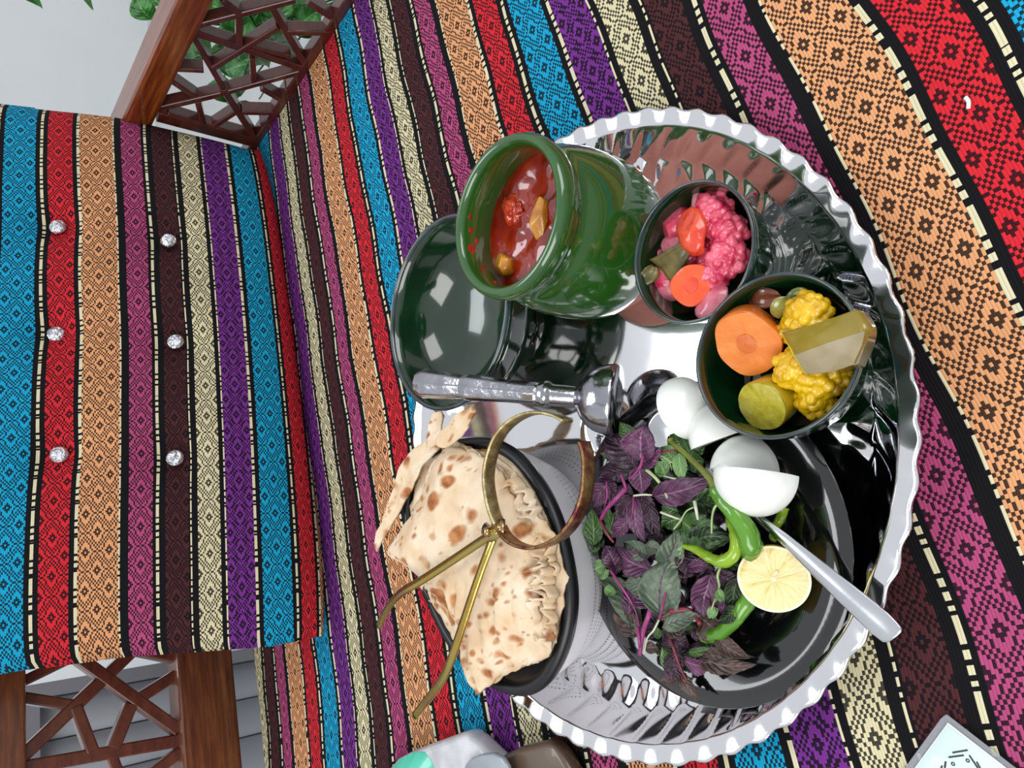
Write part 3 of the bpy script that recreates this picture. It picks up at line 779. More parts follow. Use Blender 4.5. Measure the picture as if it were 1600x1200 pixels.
hp = [(.0076, .0535), (.0082, .056), (.0084, .078), (.0092, .095), (.0096, .106), (.0087, .111), (.0100, .122), (.0108, LN-.010), (.0108, LN-.006), (.0078, LN), (.0001, LN)]
o = MB().add(*placed(lathe(hp, 8), Rm, hc)).build('handle', M_ALU, ms, False); bevel(o, .0012, 2)

# ------------------------------------------------------------------ pickles
def floret(c, R0, seed, nb_=46, tilt=(0, 0, 1), flat=.85, bump_r=.24):
    rnd = random.Random(seed); T_ = Vector(tilt).normalized(); dirs = []
    while len(dirs) < nb_:
        d_ = Vector((rnd.gauss(0, 1), rnd.gauss(0, 1), rnd.gauss(0, 1))).normalized()
        if d_.dot(T_) > -.35 and all(d_.angle(e) > .29 for e in dirs[-60:]): dirs.append(d_)
        elif rnd.random() < .004: break
    v, f = ICO4; out = []; sc_ = [rnd.uniform(.78, 1.12) for _ in dirs]
    for p in v:
        r_ = .6 if p.dot(T_) < -.3 else .74
        best = 0
        for d_, s_ in zip(dirs, sc_):
            a = p.dot(d_)
            if a > .8:
                # sphere of radius bump_r centred at .62*s on d_
                cc_ = .70*s_; disc = (cc_*a)**2-cc_*cc_+bump_r**2
                if disc > 0: best = max(best, cc_*a+math.sqrt(disc))
        r_ = max(r_, best)*(1+.035*fbm(p, 9, seed, 2)); q = p*r_
        q -= T_*q.dot(T_)*(1-flat); out.append(Vector(c)+q*R0*1.08)
    return out, f
def P(name, label, cat, vf, mat, group=None): return single(name, label, cat, vf, mat, group)
M_PKC = simple('pink_pickled_cauliflower', 'c81f4c', 'ee6f86', 110, .5, .0008, 420, rough=.25, coat=.5, sss=.25)
M_PKO = simple('pale_pink_onion', 'cf5f78', 'e79aa2', 90, .25, .0008, 200, rough=.25, coat=.6, sss=.3)
M_ORR = simple('red_orange_carrot', 'd83a20', 'ea5a38', 90, .2, .0006, 300, rough=.22, coat=.6, sss=.2)
M_BRL = simple('brown_green_leaf', '4a4418', '7a6c30', 90, .4, .001, 240, rough=.35, coat=.4)
M_YEL = simple('yellow_pickled_cauliflower', 'c99a08', 'eabf10', 80, .4, .0008, 420, rough=.25, coat=.5, sss=.25)
M_ORA = simple('orange_carrot_skin', 'cc5f14', 'dd7a22', 70, .3, .0008, 250, rough=.3, coat=.4, sss=.2)
M_ORF = simple('orange_carrot_cut_face', 'e07c2a', 'ea8a36', 60, .3, .0006, 300, rough=.35, coat=.3, sss=.2)
M_ORC = simple('carrot_core', 'd0661c', 'd87228', 60, .3, .0006, 300, rough=.35, coat=.3)
def z5(x, y): return 960+x/4, 240+y/4
zb = .0045
def b2(x, y, z): px, py = z5(x, y); return at(px, py, z)
def lumps(cs): 
    mb = MB()
    return mb
P('cauliflower_floret', 'bright pink cauliflower floret nearest the tray rim side of its bowl', 'cauliflower', floret(b2(610, 372, .045), .0135, 1), M_PKC)
P('cauliflower_floret', 'pink floret with pale curd at the right wall of its bowl', 'cauliflower', floret(b2(715, 495, .044), .0125, 2), M_PKC)
P('cauliflower_floret', 'largest pink floret, pale topped, next to the yellow pickle bowl', 'cauliflower', floret(b2(700, 650, .045), .0135, 3), M_PKC)
P('cauliflower_floret', 'pink floret low beside the carrot slice', 'cauliflower', floret(b2(640, 745, .043), .0118, 4), M_PKC)
P('cauliflower_floret', 'tiny pink floret in the middle of the bowl by the brown leaf', 'cauliflower', floret(b2(470, 648, .042), .0068, 5, 18), M_PKC)
P('cauliflower_floret', 'pink floret under the brown leaf and the carrot slice', 'cauliflower', floret(b2(320, 795, .040), .0118, 6), M_PKC)
P('cabbage_piece', 'pink cabbage chunk on the stew pot side of the bowl', 'pickle', faceted(b2(370, 430, .043), (.0115, .0125, .009), Euler((.3, .2, .5)), 8, cut=7), M_PKC)
P('pickled_berry', 'small round red pickle, upper of the two in the bowl middle', 'pickle', faceted(b2(558, 608, .041), (.0045, .0045, .0045), Euler((0, 0, 0)), 2, cut=1), M_PKC)
P('pickled_berry', 'small round red pickle, lower of the two in the bowl middle', 'pickle', faceted(b2(560, 672, .041), (.0045, .0045, .0045), Euler((0, 0, 0)), 4, cut=1), M_PKC)
mb = MB()
for i, (x, y, z) in enumerate(((400, 560, .036), (520, 500, .033), (560, 720, .033), (450, 760, .032), (600, 560, .034), (360, 680, .031), (520, 640, .030), (640, 440, .034))):
    mb.add(*faceted(b2(x, y, z), (.011, .010, .008), Euler((i, i*2, i*.7)), 40+i, cut=5))
tag(mb.build('chopped_cabbage', M_PKC), 'wet pink chopped cabbage filling under the florets in the small bowl', 'pickle', None, 'stuff')
P('carrot_piece', 'glossy red orange oval carrot piece lying among the pink florets', 'carrot', faceted(b2(500, 487, .0535), (.0150, .0105, .0075), Euler((0, 0, .62+1.57+.9)), 21, cut=3, noise_=.3), M_ORR)
def slab(c, poly_r, nrm, th, mat_side, mat_face, core=None, name='carrot_slice', label='', cat='carrot', facename='cut_face', corename='core', taper=.9, up=None, n=48, dome=.0, mat_core=None, cr=.34):
    """a cut piece: a face outline (radius by angle) swept back along -nrm"""
    nrm = Vector(nrm).normalized(); u_ = Vector(up) if up else Vector(RX); u_ = (u_-nrm*u_.dot(nrm)).normalized(); s_ = nrm.cross(u_).normalized(); c = Vector(c)
    e = empty(name, label, cat, c)
    def rad(a):
        a = (a/(2*PI)*len(poly_r)) % len(poly_r); i = int(a); w_ = a-i; w_ = w_*w_*(3-2*w_)
        return poly_r[i]*(1-w_)+poly_r[(i+1) % len(poly_r)]*w_
    def ringp(k_, d_): return [c+(s_*math.cos(2*PI*i/n)+u_*math.sin(2*PI*i/n))*rad(2*PI*i/n)*k_-nrm*d_ for i in range(n)]
    v = []; f = []
    for k_, d_ in ((.965, -.0001), (.995, .0005), (1.0, .0014), (1-(1-taper)*.5, th*.5), (taper, th*.94), (taper*.93, th), (.01, th*1.0+dome)): v += ringp(k_, d_)
    for j in range(6):
        for i in range(n): f.append((j*n+i, j*n+(i+1) % n, (j+1)*n+(i+1) % n, (j+1)*n+i))
    MB().add(v, f).build('skin', mat_side, e)
    v = []; f = []
    ks = (.968, .8, .6, .4, .2, .01)
    for k_ in ks: v += [p+nrm*(.0001+.0004*fbm(p, 200, 3)) for p in ringp(k_, -.0002)]
    for j in range(len(ks)-1):
        for i in range(n): f.append((j*n+i, j*n+(i+1) % n, (j+1)*n+(i+1) % n, (j+1)*n+i))
    MB().add(v, f).build(facename, mat_face, e)
    if core:
        v = ringp(cr, -.0006)+ringp(.01, -.0009); f = [(i, (i+1) % n, n+(i+1) % n, n+i) for i in range(n)]
        MB().add(v, f).build(corename, mat_core or M_ORC, e)
    return e
toc = lambda p: (Vector((0, 0, CH))-p).normalized()
c = b2(478, 822, .0535)
slab(c, [.0125, .0112, .0120, .0135, .0118, .0112, .0128, .0120], toc(c)*.9+Vector((0, 0, .35)), .005, M_ORR, simple('carrot_slice_face', 'e8491c', 'f0602c', 60, .2, .0005, 300, rough=.25, coat=.5, sss=.2), True, 'carrot_slice', 'orange red carrot slice with round core in the pink pickle bowl', mat_core=M_ORR, cr=.36)
def petal(c, w_, l_, rot, seed, cup=.5):
    v = []; f = []; n = 16
    M = Euler(rot).to_matrix()
    for side in (0, 1):
        for j in range(n+1):
            for i in range(n+1):
                u_ = i/n*2-1; t_ = j/n*2-1; k_ = math.sqrt(max(0, 1-t_*t_*.92))
                x = u_*w_*k_; y = t_*l_; z = -cup*(x*x/w_+y*y/l_*.6)+.12*w_*fbm((x*400, y*400, seed), .4, seed)-.0009*side
                v.append(Vector(c)+M@Vector((x, y, z)))
    m_ = (n+1)**2
    for side in (0, 1):
        for j in range(n):
            for i in range(n):
                q = (side*m_+j*(n+1)+i, side*m_+j*(n+1)+i+1, side*m_+(j+1)*(n+1)+i+1, side*m_+(j+1)*(n+1)+i); f.append(q if side == 0 else q[::-1])
    bd = [i for i in range(n)]+[j*(n+1)+n for j in range(n)]+[n*(n+1)+i for i in range(n, 0, -1)]+[j*(n+1) for j in range(n, 0, -1)]
    for a in range(len(bd)): f.append((bd[a], m_+bd[a], m_+bd[(a+1) % len(bd)], bd[(a+1) % len(bd)]))
    return v, f
P('onion_petal', 'pale pink pickled petal beside the carrot slice, near the bowl edge', 'onion', petal(b2(575, 900, .0515), .0095, .0118, (.2, .3, .5), 1, .55), M_PKO)
P('onion_petal', 'folded pink petal at the stew pot side of the small bowl', 'onion', petal(b2(235, 585, .047), .0075, .0115, (.1, -.5, 1.2), 2, .7), M_PKO)
P('onion_petal', 'pink petal under the carrot slice at the bowl wall', 'onion', petal(b2(320, 858, .046), .0070, .0120, (.2, -.2, -.4), 3, .6), M_PKO)
P('onion_petal', 'thin pale pink shred stuck high on the bowl wall', 'onion', petal(b2(502, 264, .050), .0024, .0095, (.3, 0, 1.25), 4, .3), M_PKO)
P('onion_petal', 'greyish pink petal between the oval carrot and the brown leaf', 'onion', petal(b2(345, 545, .048), .0070, .0075, (.2, .1, 0), 5, .6), M_PKO)
def bladeleaf(pts, w_, th, mat, name, label, cat='leaf', fan=0):
    path = smoothp(pts, 5); n = len(path); v = []; f = []; m_ = 9
    for i, p in enumerate(path):
        tt = (path[min(i+1, n-1)]-path[max(i-1, 0)]).normalized(); s_ = tt.cross(toc(p)).normalized(); u_ = s_.cross(tt)
        k_ = w_*(math.sin(PI*min(1, (i/(n-1))*.93+.05))**.6 if not fan else (.22+.78*i/(n-1)))
        for j in range(m_):
            a = j/(m_-1)*2-1; v.append(p+s_*a*k_+u_*(abs(a)*k_*.15+.0006*math.sin(a*22)))
    for i in range(n-1):
        for j in range(m_-1): f.append((i*m_+j, i*m_+j+1, (i+1)*m_+j+1, (i+1)*m_+j))
    o = MB().add(v, f).build(name, mat); solid(o, th); return tag(o, label, cat)
bladeleaf([b2(478, 560, .0545), b2(400, 640, .054), b2(300, 735, .051)], .0105, .0006, M_BRL, 'pickled_leaf', 'fan shaped brown green leaf on top of the pink pickles', fan=1)
bladeleaf([b2(255, 705, .051), b2(220, 760, .054), b2(140, 825, .057)], .0050, .0006, M_BRL, 'pickled_leaf', 'narrow brown leaf touching the wall of the pink pickle bowl')
# --- yellow pickle bowl
def b3(x, y, z): return at(1080+x/4.286, 420+y/4.286, z)
M_BRINE = simple('dark_brine', '0c120a', '141c0c', 20, rough=.03, coat=1)
for nm, lab, (cx, cy), zf_, r_ in (('pickle_brine', 'dark brine at the bottom of the leaning pickle bowl', (.1145+.0, .1755), None, .031),):
    cc3 = B3-UP3*.034; v_, f_ = lathe([(.0001, .0), (.02, .0), (.0315, .0)], 40); 
    P(nm, lab, 'brine', ([T3@Vector(p)+cc3 for p in v_], f_), M_BRINE)
P('cauliflower_floret', 'yellow floret at the top between the carrot and the olive slab', 'cauliflower', floret(b3(790, 300, .056), .0125, 11), M_YEL)
P('cauliflower_floret', 'yellow floret partly under the upper edge of the olive slab', 'cauliflower', floret(b3(705, 395, .050), .0105, 12), M_YEL)
P('cauliflower_floret', 'yellow floret between the cucumber and the olive slab', 'cauliflower', floret(b3(690, 665, .054), .0115, 13), M_YEL)
P('cauliflower_floret', 'broad yellow floret below the olive slab', 'cauliflower', floret(b3(850, 745, .050), .0130, 14), M_YEL)
P('cauliflower_floret', 'lowest yellow floret, beside the cucumber and the bowl wall', 'cauliflower', floret(b3(835, 860, .046), .0112, 15), M_YEL)
P('cauliflower_floret', 'yellow floret by the bowl wall under the wide end of the slab', 'cauliflower', floret(b3(970, 715, .046), .0100, 16), M_YEL)
# carrot chunk: face outline measured from the picture, seen nearly square on
c = b3(368, 500, .0605); nn = (toc(c)*.9+Vector((-.42, .28, .1))).normalized()
slab(c, [.0185*.86, .0212*.88, .0196*.95, .0178*.94, .0196*.95, .0205*.95, .0200, .0168], nn, .016, M_ORA, M_ORF, True, 'carrot_chunk', 'thick orange carrot chunk with broad cut face in the leaning bowl', taper=.86, cr=.30)
M_CUF = simple('cucumber_cut_face', 'a8981a', 'c0b540', 160, .8, .0012, 200, rough=.12, coat=.9, sss=.2)
M_CUS = simple('cucumber_skin', '9a7e10', 'b09a1c', 40, .2, .0006, 120, rough=.25, coat=.5, sss=.15)
c = b3(468, 915, .056)
ax_ = (b3(700, 770, .050)-c).normalized()
nn = (-ax_*1.0+toc(c)*1.3).normalized()
slab(c, [.0142, .0138, .0130, .0142, .0150, .0146, .0140, .0146], nn, .020, M_CUS, M_CUF, False, 'pickled_cucumber', 'yellow green pickled cucumber with wet cut end in the leaning bowl', 'cucumber', taper=.93)
# olive slab
M_SLT = simple('olive_brown_peel', '8a7620', '9a8630', 30, .2, .0008, 90, rough=.2, coat=.7, sss=.15)
M_SLF = simple('greyish_olive_flesh', '9c8e68', 'b2a488', 30, .3, .001, 80, rough=.2, coat=.8, sss=.2)
def poly_prism(top, depth, mat, name, label, cat, zdir):
    n = len(top); v = [Vector(p) for p in top]+[Vector(p)+zdir*depth for p in top]; f = [tuple(range(n)), tuple(range(2*n-1, n-1, -1))]+[(i, (i+1) % n, n+(i+1) % n, n+i)[::-1] for i in range(n)]
    return v, f
sl = empty('pickled_slab', 'thick olive slab of pickled eggplant stem poking out over the bowl rim', 'pickle', b3(900, 520, .062))
q = lambda x, y, z: b3(x, y, z)
# cross section along the length: three long faces
A_ = [q(612, 428, .061), q(690, 580, .064), q(770, 706, .0615)]
Bm = [q(850, 360, .068), q(905, 500, .072), q(935, 690, .068)]
C_ = [q(1105, 272, .074), q(1165, 415, .078), q(1088, 642, .074)]
dz = Vector((0, 0, -.012))
def strip3(rows_, mat, name, par, sub=10):
    R_ = [smoothp(r_, sub) for r_ in rows_]; cols = list(zip(*R_)); G = [smoothp(c_, 5) for c_ in cols]; v = []; f = []; m_ = len(G[0])
    for g_ in G: v += g_
    for i in range(len(G)-1):
        for j in range(m_-1): f.append((i*m_+j, i*m_+j+1, (i+1)*m_+j+1, (i+1)*m_+j))
    return v, f, m_, len(G)
v, f, m_, g_ = strip3([A_, Bm, C_], None, None, None)
nv = len(v); v = [p+Vector((0, 0, .0006*fbm(p, 120, 4))) for p in v]
vb = [p+dz for p in v]
bd = [i for i in range(m_)]+[k_*m_+m_-1 for k_ in range(1, g_)]+[(g_-1)*m_+j for j in range(m_-2, -1, -1)]+[k_*m_ for k_ in range(g_-2, 0, -1)]
f2 = [tuple(i+nv for i in q_[::-1]) for q_ in f]+[(bd[i], bd[(i+1) % len(bd)], nv+bd[(i+1) % len(bd)], nv+bd[i])[::-1] for i in range(len(bd))]
half = g_//2
fa = [q_ for q_ in f if q_[0]//m_ < half]; fb = [q_ for q_ in f if q_[0]//m_ >= half]
MB().add(v+vb, fa+f2).build('peel', M_SLT, sl); MB().add([p+Vector((0, 0, .0001)) for p in v], fb).build('flesh', M_SLF, sl)
# yellow end of the slab
v = [p+(-1)*(Bm[1]-A_[1]).normalized()*.0002 for p in smoothp(A_, 8)]; n = len(v); v += [p+dz*1.02 for p in v]
o = MB().add(v, [(i, i+1, n+i+1, n+i) for i in range(n-1)]).build('cut_end', simple('yellow_cut_end', 'b8a414', 'cbb820', 60, rough=.25, coat=.5, sss=.2), sl); solid(o, .0008, 0)
bladeleaf([b3(380, 190, .050), b3(480, 195, .052), b3(600, 185, .050)], .0056, .0010, simple('brown_pepper_skin', '5e2a14', '7a3c1c', 80, .3, .001, 200, rough=.2, coat=.8), 'pepper_skin', 'curled brown pepper skin against the wall of the leaning bowl', 'pickle')
bladeleaf([b3(600, 330, .050), b3(610, 260, .055), b3(640, 190, .055)], .0060, .0010, simple('olive_leaf_stalk', '7a7a34', '9a9850', 80, .3, .001, 200, rough=.15, coat=.9, sss=.2), 'pickled_leaf', 'olive green pickled stalk beside the top yellow floret')
bladeleaf([b3(660, 260, .053), b3(720, 200, .055), b3(800, 180, .052)], .0058, .0010, simple('green_pickled_leaf', '4a5a1c', '6a7a30', 80, .3, .001, 200, rough=.2, coat=.7), 'pickled_leaf', 'dark green pickled leaf behind the top yellow floret')
P('red_pepper_bit', 'tiny red pepper bit above the top yellow floret', 'pepper', faceted(b3(762, 208, .058), (.0034, .0026, .002), Euler((0, 0, .6)), 9, cut=5), simple('red_pepper', 'a81020', 'c02030', 50, rough=.2, coat=.6))

# ------------------------------------------------------------------ onions, spoon, lemon, chillies
def zA(x, y): return 900+x/4, 560+y/4
def zB_(x, y): return 900+x/4, 840+y/4
def A(x, y, z): return at(*zA(x, y), z)
def Bz(x, y, z): return at(*zB_(x, y), z)
M_ONI = simple('white_onion', 'f0f4ee', 'fafcf6', 30, .12, .0006, 90, rough=.3, coat=.3, sss=.1)
M_SPN = simple('stainless_steel', 'd2d4d8', 'dfe1e4', 20, .1, .0006, 60, rough=.2, metal=1.0)
sp = empty('table_spoon', 'stainless steel spoon under the onion wedges with its handle crossing the tray edge', 'spoon', A(1500, 1300, .02))
cth = at(1050, 688, .0215); tip_dir = (at(1190, 815, .0215)-at(1035, 668, .0215)).normalized(); sd = Vector((-tip_dir.y, tip_dir.x, 0))
v = []; f = []; nr, na = 9, 40
for side in (0, 1):
    for j in range(nr+1):
        for i in range(na):
            k_ = j/nr; a = 2*PI*i/na
            x = math.cos(a)*k_*.0235; y = math.sin(a)*k_*.0165*(1-.12*math.cos(a))
            v.append(cth+tip_dir*x+sd*y+Vector((0, 0, -.0052*(1-k_*k_)-.0009*side)))
m_ = (nr+1)*na
for side in (0, 1):
    for j in range(nr):
        for i in range(na):
            q_ = (side*m_+j*na+i, side*m_+j*na+(i+1) % na, side*m_+(j+1)*na+(i+1) % na, side*m_+(j+1)*na+i); f.append(q_ if side else q_[::-1])
for i in range(na): f.append((nr*na+i, nr*na+(i+1) % na, m_+nr*na+(i+1) % na, m_+nr*na+i)[::-1])
MB().add(v, f).build('spoon_bowl', M_SPN, sp)
hpth = smoothp([cth+tip_dir*.0220, at(1115, 745, .026), at(1185, 808, .030), at(1235, 850, .033), at(1300, 908, .0335), at(1350, 952, .033), at(1386, 984, .033), at(1398, 997, .0328)], 8)
n = len(hpth); ws = rr_list([(0, .0045), (.12, .0026), (.30, .0027), (.42, .0036), (.62, .0062), (.8, .0072), (.93, .0062), (.985, .0046), (1, .0018)], n)
v = []; f = []
prof = [(-1, 0), (-.9, .10), (-.35, .13), (0, .24), (.35, .13), (.9, .10), (1, 0), (.8, -.12), (-.8, -.12)]
for i, p in enumerate(hpth):
    tt = (hpth[min(i+1, n-1)]-hpth[max(i-1, 0)]).normalized(); s_ = tt.cross(Vector((0, 0, 1))).normalized(); u_ = s_.cross(tt)
    for a, h in prof: v.append(p+s_*a*ws[i]+u_*h*.0058)
k_ = len(prof)
for i in range(n-1):
    for j in range(k_): f.append((i*k_+j, i*k_+(j+1) % k_, (i+1)*k_+(j+1) % k_, (i+1)*k_+j))
f += [tuple(range(k_-1, -1, -1)), tuple((n-1)*k_+j for j in range(k_))]
MB().add(v, f).build('spoon_handle', M_SPN, sp)

def wedge(name, label, p0, p1, out1, Rr, span=95, seed=1, sink=.0, pw=.5, M_=None):
    """onion wedge: p0-p1 is the thin inner edge (root to top); out1 points toward the first cut face; swept by span degrees toward the viewer"""
    p0, p1 = Vector(p0), Vector(p1); c = (p0+p1)/2; ax = (p1-p0).normalized(); hl = (p1-p0).length/2
    o1 = Vector(out1); o1 = (o1-ax*o1.dot(ax)).normalized(); o2 = ax.cross(o1)
    if o2.dot(toc(c)) < 0: o2 = -o2
    v = []; f = []; nt, nl = 24, 18
    for i in range(nt+1):
        th = PI*i/nt
        x = -math.cos(th)*hl; r_ = (max(math.sin(th), 0)**(2*pw))*Rr*(1+.05*math.cos(th))
        for j in range(nl+1):
            a = math.radians(span)*j/nl; e_ = 1+.012*fbm((x*60, a*2, seed), 1.2, seed)
            v.append(c+ax*x+(o1*math.cos(a)+o2*math.sin(a))*max(r_, .0004)*e_)
        v.append(c+ax*x-(o1+o2)*.0)
    m_ = nl+2
    for i in range(nt):
        for j in range(nl+1): f.append((i*m_+j, i*m_+(j+1), (i+1)*m_+(j+1), (i+1)*m_+j))
        f.append((i*m_+nl+1, i*m_, (i+1)*m_, (i+1)*m_+nl+1))
    o = MB().add(v, f).build(name, M_ONI); bevel(o, .0008, 2)
    return tag(o, label, 'onion')
def dirpx(x0, y0, x1, y1, z): return at(x1, y1, z)-at(x0, y0, z)
ow = lambda x0, y0, x1, y1, z: (A(x0, y0, z), A(x1, y1, z))
a_, b_ = ow(905, 708, 1395, 738, .034)
wedge('onion_wedge', 'large white onion wedge with straight cut edge above the lemon', a_, b_, dirpx(1160, 740, 1162, 800, .034), .0238, 100, 1)
a_, b_ = ow(880, 712, 1275, 722, .031)
wedge('onion_wedge', 'cream white onion wedge directly behind the largest one', a_, b_, dirpx(1160, 740, 1158, 680, .031), .0215, 80, 2)
a_, b_ = ow(1090, 470, 800, 560, .028)
a_, b_ = A(765, 560, .030), A(1080, 440, .030)
wedge('onion_wedge', 'white onion wedge tucked under the leaning pickle bowl', a_, b_, dirpx(1120, 690, 1090, 640, .03), .0215, 100, 3)
a_, b_ = A(600, 130, .034), A(735, 505, .030)
wedge('onion_wedge', 'outermost white onion wedge, upright by the spoon bowl', a_, b_, dirpx(1060, 640, 1100, 620, .03), .0190, 105, 4)

# lemon half
M_LRI = simple('lemon_rind', 'd8b83c', 'e8cc58', 60, .5, .0006, 500, rough=.35, coat=.3, sss=.15)
M_LFL, t, b = new_mat('lemon_flesh')
uvn = t.nodes.new('ShaderNodeUVMap'); uvn.uv_map = 'UVMap'; sp2 = t.nodes.new('ShaderNodeSeparateXYZ'); t.links.new(uvn.outputs[0], sp2.inputs[0])
ang = N(t, sp2.outputs[0]); rad_ = N(t, sp2.outputs[1])
wob = N(t, noisy(t, 4, 3, uvn.outputs[0]))
seg = ((ang*9+wob*.35).fract()-.5).abs()
memb = seg.gt(.475)
fine = N(t, noisy(t, 1, 3, None))
mp = t.nodes.new('ShaderNodeMapping'); t.links.new(uvn.outputs[0], mp.inputs[0]); mp.inputs['Scale'].default_value = (70, 4, 1)
fib = noisy(t, 1.0, 3, mp.outputs[0])
cflesh = ramp(t, fib, [(.3, lin('c8b25c')), (.6, lin('dac77c')), (.8, lin('e4d8a0'))]).outputs[0]
pith = (memb*.6+rad_.gt(.93)+rad_.lt(.07)).mn(1)
t.links.new(mix(t, pith, cflesh, lin('e6dfb6')), b.inputs['Base Color']); setp(b, rough=.2, coat=.6, sss=.3); b.inputs['Subsurface Scale'].default_value = .003
bump(t, b, N(t, fib)+memb, .3, .0008)
lem = empty('lemon_half', 'cut lemon half facing up on the black plate beside the spoon handle', 'lemon', at(1211, 904, .012))
lc = at(1209, 905, .031); ln = (toc(lc)*1+Vector((-.30, .12, .1))).normalized(); lu = Vector(RX); lu = (lu-ln*lu.dot(ln)).normalized(); ls = ln.cross(lu)
LR = .0189
v = []; f = []
for j in range(15):
    th = PI/2*j/14; 
    for i in range(56):
        a = 2*PI*i/56; r_ = LR*math.cos(th)*(1+.02*math.cos(2*a)); r_ = max(r_, .0001); v.append(lc+(ls*math.cos(a)+lu*math.sin(a))*r_-ln*math.sin(th)*LR*.98)
for j in range(14):
    for i in range(56): f.append((j*56+i, j*56+(i+1) % 56, (j+1)*56+(i+1) % 56, (j+1)*56+i))
MB().add(v, f).build('rind', M_LRI, lem)
v = []; f = []; uv = []
for j in range(11):
    for i in range(57):
        a = 2*PI*i/56; k_ = 1-j/10; r_ = LR*k_*(1+.02*math.cos(2*a)); 
        v.append(lc+(ls*math.cos(a)+lu*math.sin(a))*max(r_, .00005)+ln*(.0002+.0005*(1-k_**6)+.0003*math.sin(a*9)*k_*(1-k_)*2)); uv.append((i/56, k_))
for j in range(10):
    for i in range(56): f.append((j*57+i, j*57+i+1, (j+1)*57+i+1, (j+1)*57+i))
link('flesh', mesh('flesh', v, f, uv), M_LFL, lem)
MB().add(*faceted(lc+ln*.0008+lu*.0034-ls*.0006, (.0016, .0026, .0009), Euler((0, 0, .4)), 3, cut=1)).build('seed', simple('lemon_seed', 'e8c898', 'f2dcb4', 50, rough=.3), lem)

# chillies
M_CHG = simple('green_chilli_skin', '457c12', '5c9420', 25, .2, .0006, 90, rough=.18, coat=.7, sss=.1)
M_CHY = simple('yellow_green_chilli_skin', '7ba010', '93b824', 25, .2, .0006, 90, rough=.18, coat=.7, sss=.1)
M_STM = simple('olive_chilli_stem', '5a5c18', '7c8a2c', 60, .4, .0006, 90, rough=.4)
def chilli(label, pts, rads, mat, stem=None, srad=None):
    e = empty('chilli', label, 'chilli', (pts[0].x, pts[0].y, pts[0].z))
    pa = smoothp(pts, 8); v, f = tube(pa, rr_list(rads, len(pa)), 16)
    c_ = [p+Vector((fbm(p, 140, 5)*.0006, fbm(p, 140, 6)*.0006, fbm(p, 140, 7)*.0006)) for p in v]
    MB().add(c_, f).build('flesh', mat, e)
    if stem:
        ps = smoothp(stem, 6); v, f = tube(ps, rr_list(srad, len(ps)), 10); MB().add(v, f).build('stem', M_STM, e)
    return e
chilli('largest dark green chilli with long olive stem, ending under the lemon', [A(862, 790, .044), A(900, 855, .044), A(985, 960, .044), A(1055, 1060, .042), A(1092, 1160, .040), Bz(1096, 70, .037), Bz(1080, 170, .030)],
       [(0, .0026), (.08, .0044), (.35, .0056), (.6, .0062), (.85, .0062), (1, .004)], M_CHG, [A(592, 510, .040), A(610, 535, .041), A(670, 585, .044), A(760, 670, .046), A(830, 745, .045), A(870, 802, .044)], [(0, .0026), (.1, .0014), (.5, .0016), (.85, .0022), (1, .0036)])
chilli('curled yellow green chilli between the basil and the lemon', [Bz(668, 48, .040), Bz(750, 78, .041), Bz(840, 132, .042), Bz(920, 148, .042), Bz(985, 110, .042), Bz(1005, 40, .041), A(1000, 1100, .038), A(970, 1020, .034), A(955, 975, .031)],
       [(0, .0010), (.12, .0024), (.4, .0037), (.6, .0038), (.8, .0036), (1, .0016)], M_CHY)
chilli('bright green chilli curving out from under the lemon toward the plate edge', [Bz(1100, 200, .024), Bz(1105, 300, .026), Bz(1070, 400, .029), Bz(1000, 500, .030), Bz(910, 590, .029), Bz(830, 622, .028), Bz(782, 622, .027)],
       [(0, .0046), (.3, .0048), (.6, .0046), (.85, .0034), (.97, .0026), (1, .001)], M_CHG)
chilli('thin pale chilli tip showing under the spoon handle', [A(1300, 930, .018), A(1275, 1000, .018), A(1235, 1080, .017), A(1220, 1120, .017), A(1250, 1140, .017)], [(0, .0034), (.5, .0022), (.8, .0011), (1, .0009)], M_CHY)

# ------------------------------------------------------------------ basil and herbs
def leafmat(name, c1, c2, vein, vw=.5, back=None):
    m_, t, b = new_mat(name)
    uvn = t.nodes.new('ShaderNodeUVMap'); uvn.uv_map = 'UVMap'; s_ = t.nodes.new('ShaderNodeSeparateXYZ'); t.links.new(uvn.outputs[0], s_.inputs[0])
    u_ = N(t, s_.outputs[0]).abs(); v_ = N(t, s_.outputs[1])
    base = ramp(t, noisy(t, 70, 4), [(.35, lin(c1)), (.65, lin(c2))]).outputs[0]
    w1 = (v_*6.5-u_*2.2+N(t, noisy(t, 260, 2))*.35).fract(); side = ((w1-.5).abs()*-1+.5).lt(.045)*vw*.75
    mid = u_.lt(.055)
    t.links.new(mix(t, side.mx(mid*.9), base, lin(vein)), b.inputs['Base Color'])
    setp(b, rough=.36, spec=.5, coat=.15); bump(t, b, ((w1-.5).abs()*2)+mid*-.6, .5, .0012)
    return m_
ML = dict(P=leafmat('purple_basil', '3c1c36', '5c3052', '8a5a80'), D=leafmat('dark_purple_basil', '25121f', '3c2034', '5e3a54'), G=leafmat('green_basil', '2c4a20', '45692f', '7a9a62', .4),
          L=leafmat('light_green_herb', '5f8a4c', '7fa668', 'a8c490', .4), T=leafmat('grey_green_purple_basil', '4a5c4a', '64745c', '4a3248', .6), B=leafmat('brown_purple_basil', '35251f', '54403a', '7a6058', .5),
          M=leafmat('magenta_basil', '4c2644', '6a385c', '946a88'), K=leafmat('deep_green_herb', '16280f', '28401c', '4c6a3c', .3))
MSM = simple('magenta_stem', '7c2c5c', 'a0407c', 60, rough=.35); MSG = simple('pale_green_stem', '8fa86a', 'b4c494', 60, rough=.4); MSW = simple('whitish_stem', 'c8ccae', 'dcdcc8', 60, rough=.4); MSR = simple('red_brown_stem', '6a2030', '8a3444', 60, rough=.35)
